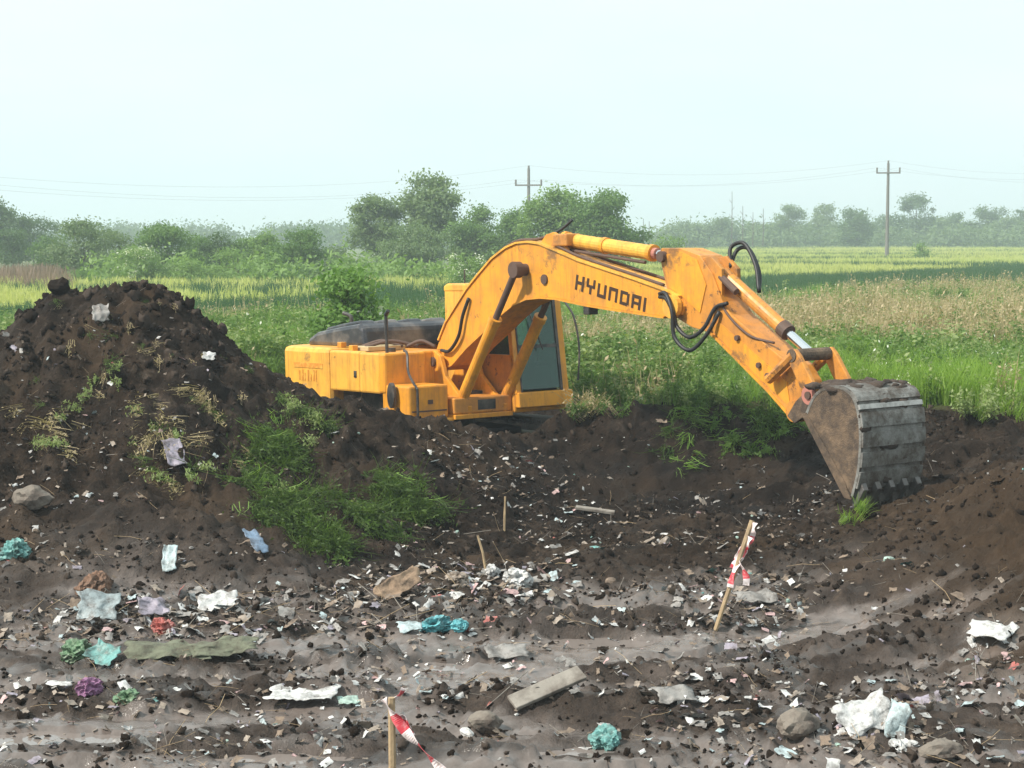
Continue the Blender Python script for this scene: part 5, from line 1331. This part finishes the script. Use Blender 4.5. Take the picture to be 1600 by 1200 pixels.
# woodland mass along the skyline: nobody could count it
lb = []
rd = random.Random(5)
for i in range(150):
    px = rd.uniform(-80, 1700); d = rd.uniform(370, 470)
    hgt_px = 30 if px > 1000 else (26 if px < 620 else 10)
    if 880 < px < 1040: hgt_px = 12
    X, Y, _ = at(px, 380, d); h = hgt_px * d / F_PX * rd.uniform(0.6, 1.25) + 1.2
    lb.append((X, Y, h * 0.5, rd.uniform(3, 7), rd.uniform(3, 6), h * 0.5))
wood = link('distant_woodland', crown_mesh('distant_woodland', lb, 64000, 0.5, 77, M['tree_dark']), None)
tag(wood, 'far blue wooded skyline behind the hedge', kind='stuff')
# scrub line under the right hand trees and along the left hedge foot
lb = []
for i in range(85):
    if i < 45: px, d, hp = rd.uniform(1020, 1640), rd.uniform(318, 335), rd.uniform(20, 42)
    else: px, d, hp = rd.uniform(150, 1010), rd.uniform(84, 96), rd.uniform(14, 34)
    X, Y, _ = at(px, 380, d); h = hp * d / F_PX + 0.5
    lb.append((X, Y, h * 0.45, d * 0.011, d * 0.009, h * 0.5))
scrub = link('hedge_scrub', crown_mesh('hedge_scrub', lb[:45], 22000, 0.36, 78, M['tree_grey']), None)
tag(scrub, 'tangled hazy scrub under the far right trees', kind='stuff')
scrub = link('hedge_scrub', crown_mesh('hedge_scrub', lb[45:], 9000, 0.17, 79, M['tree_light']), None)
tag(scrub, 'tangled low scrub along the foot of the left hedge', kind='stuff')

# bare thin stems right of the arm
for k, (px, ty, lab) in enumerate([(1143, 300, 'tallest bare thin stem right of the arm'), (1160, 322, 'bare stem second from left right of the arm'), (1176, 332, 'short bare stem in the middle of the thin stems'),
                                   (1192, 326, 'bare stem near the right end of the thin stems'), (1005, 342, 'thin lone post above the arm cylinder'), (1014, 346, 'thin post right of the lone post')]):
    X, Y, _ = at(px, 380, 300); H = CAM_Z - (ty - HOR) * 300 / F_PX
    mb = MB().tube([(0, 0, 0), (0.05, 0, H * .5), (0, 0, H)], 0.10, 5, 0.04)
    if px > 1100:
        for q in range(4):
            z = H * (0.45 + 0.12 * q); s = (-1) ** q; mb.tube([(0, 0, z), (s * 0.45, 0, z + 0.6)], 0.04, 4, 0.02)
    o = mb.build('bare_stem', M['bark'], None, loc=(X, Y, 0)); tag(o, lab, 'stem', 'bare stems on the skyline')

# ------------------------------------------------------------------ power poles and wires
def power_pole(px, d, ty, arm_w, arm_py, label):
    X, Y, _ = at(px, 380, d); H = CAM_Z - (ty - HOR) * d / F_PX; za = CAM_Z - (arm_py - HOR) * d / F_PX
    e = empty('power_pole', (X, Y, 0), (0, 0, R(-8))); tag(e, label, 'power pole', 'power poles')
    MB().tube([(0, 0, 0), (0, 0, H)], 0.20, 10, 0.12).build('mast', M['pole'], e)
    MB().box(-arm_w / 2, arm_w / 2, -0.09, -0.19, za - 0.08, za + 0.06).build('crossarm', M['pole'], e)
    for s in (-1, 1):
        MB().tube([(s * arm_w * 0.47, -0.14, za), (s * arm_w * 0.47, -0.14, za + 0.5)], 0.085, 8).build('insulator', M['pole'], e)
    MB().tube([(0, 0, H - 0.1), (0, 0, H + 0.25)], 0.09, 8).build('insulator', M['pole'], e)
    return (X, Y, H + 0.25), (X - arm_w * .47, Y, za + 0.5), (X + arm_w * .47, Y, za + 0.5)
A = power_pole(826, 165, 264, 2.5, 290, 'grey power pole rising behind the trees at the centre')
B = power_pole(1386, 175, 256, 2.3, 271, 'grey power pole standing above the far right trees')
Lf = [at(-160, 262, 120), at(-160, 272, 120), at(-160, 282, 120)]
def wire(a, b, sag, label):
    a, b = Vector(a), Vector(b); pts = [a.lerp(b, t / 14) - Vector((0, 0, sag * 4 * (t / 14) * (1 - t / 14))) for t in range(15)]
    o = MB().tube(pts, 0.0045, 4).build('power_line', M['wire'], None); tag(o, label, 'wire', 'power lines')
for i, w in enumerate(('top', 'left', 'right')):
    wire(Lf[i], A[i], 1.6, f'thin power wire from left edge to the {w} insulator of centre pole')
    wire(A[i], B[i], 1.1, f'thin power wire between the two poles on their {w} insulators')
    wire(B[i], at(1760, 262 + 8 * i, 185), 0.9, f'thin power wire leaving the right pole from its {w} insulator')

# ------------------------------------------------------------------ haze: one even body of pale air round the whole scene
hz = MB().box(-2600, 2600, -2600, 2600, -3.0, 16.0)
hme = mesh_py('haze', hz.v, hz.f)
hm = bpy.data.materials.new('haze_air'); hm.use_nodes = True; hn = hm.node_tree; hn.nodes.clear()
ho = hn.nodes.new('ShaderNodeOutputMaterial'); hv = hn.nodes.new('ShaderNodeVolumePrincipled')
hv.inputs['Color'].default_value = (0.82, 0.93, 1.0, 1); hv.inputs['Density'].default_value = 0.0012; hv.inputs['Anisotropy'].default_value = 0.2
hn.links.new(hv.outputs[0], ho.inputs['Volume'])
hv.inputs['Density Attribute'].default_value = ''
hm.cycles.homogeneous_volume = True
haze = link('haze', hme, hm); tag(haze, 'pale humid haze over the whole plain', kind='stuff')
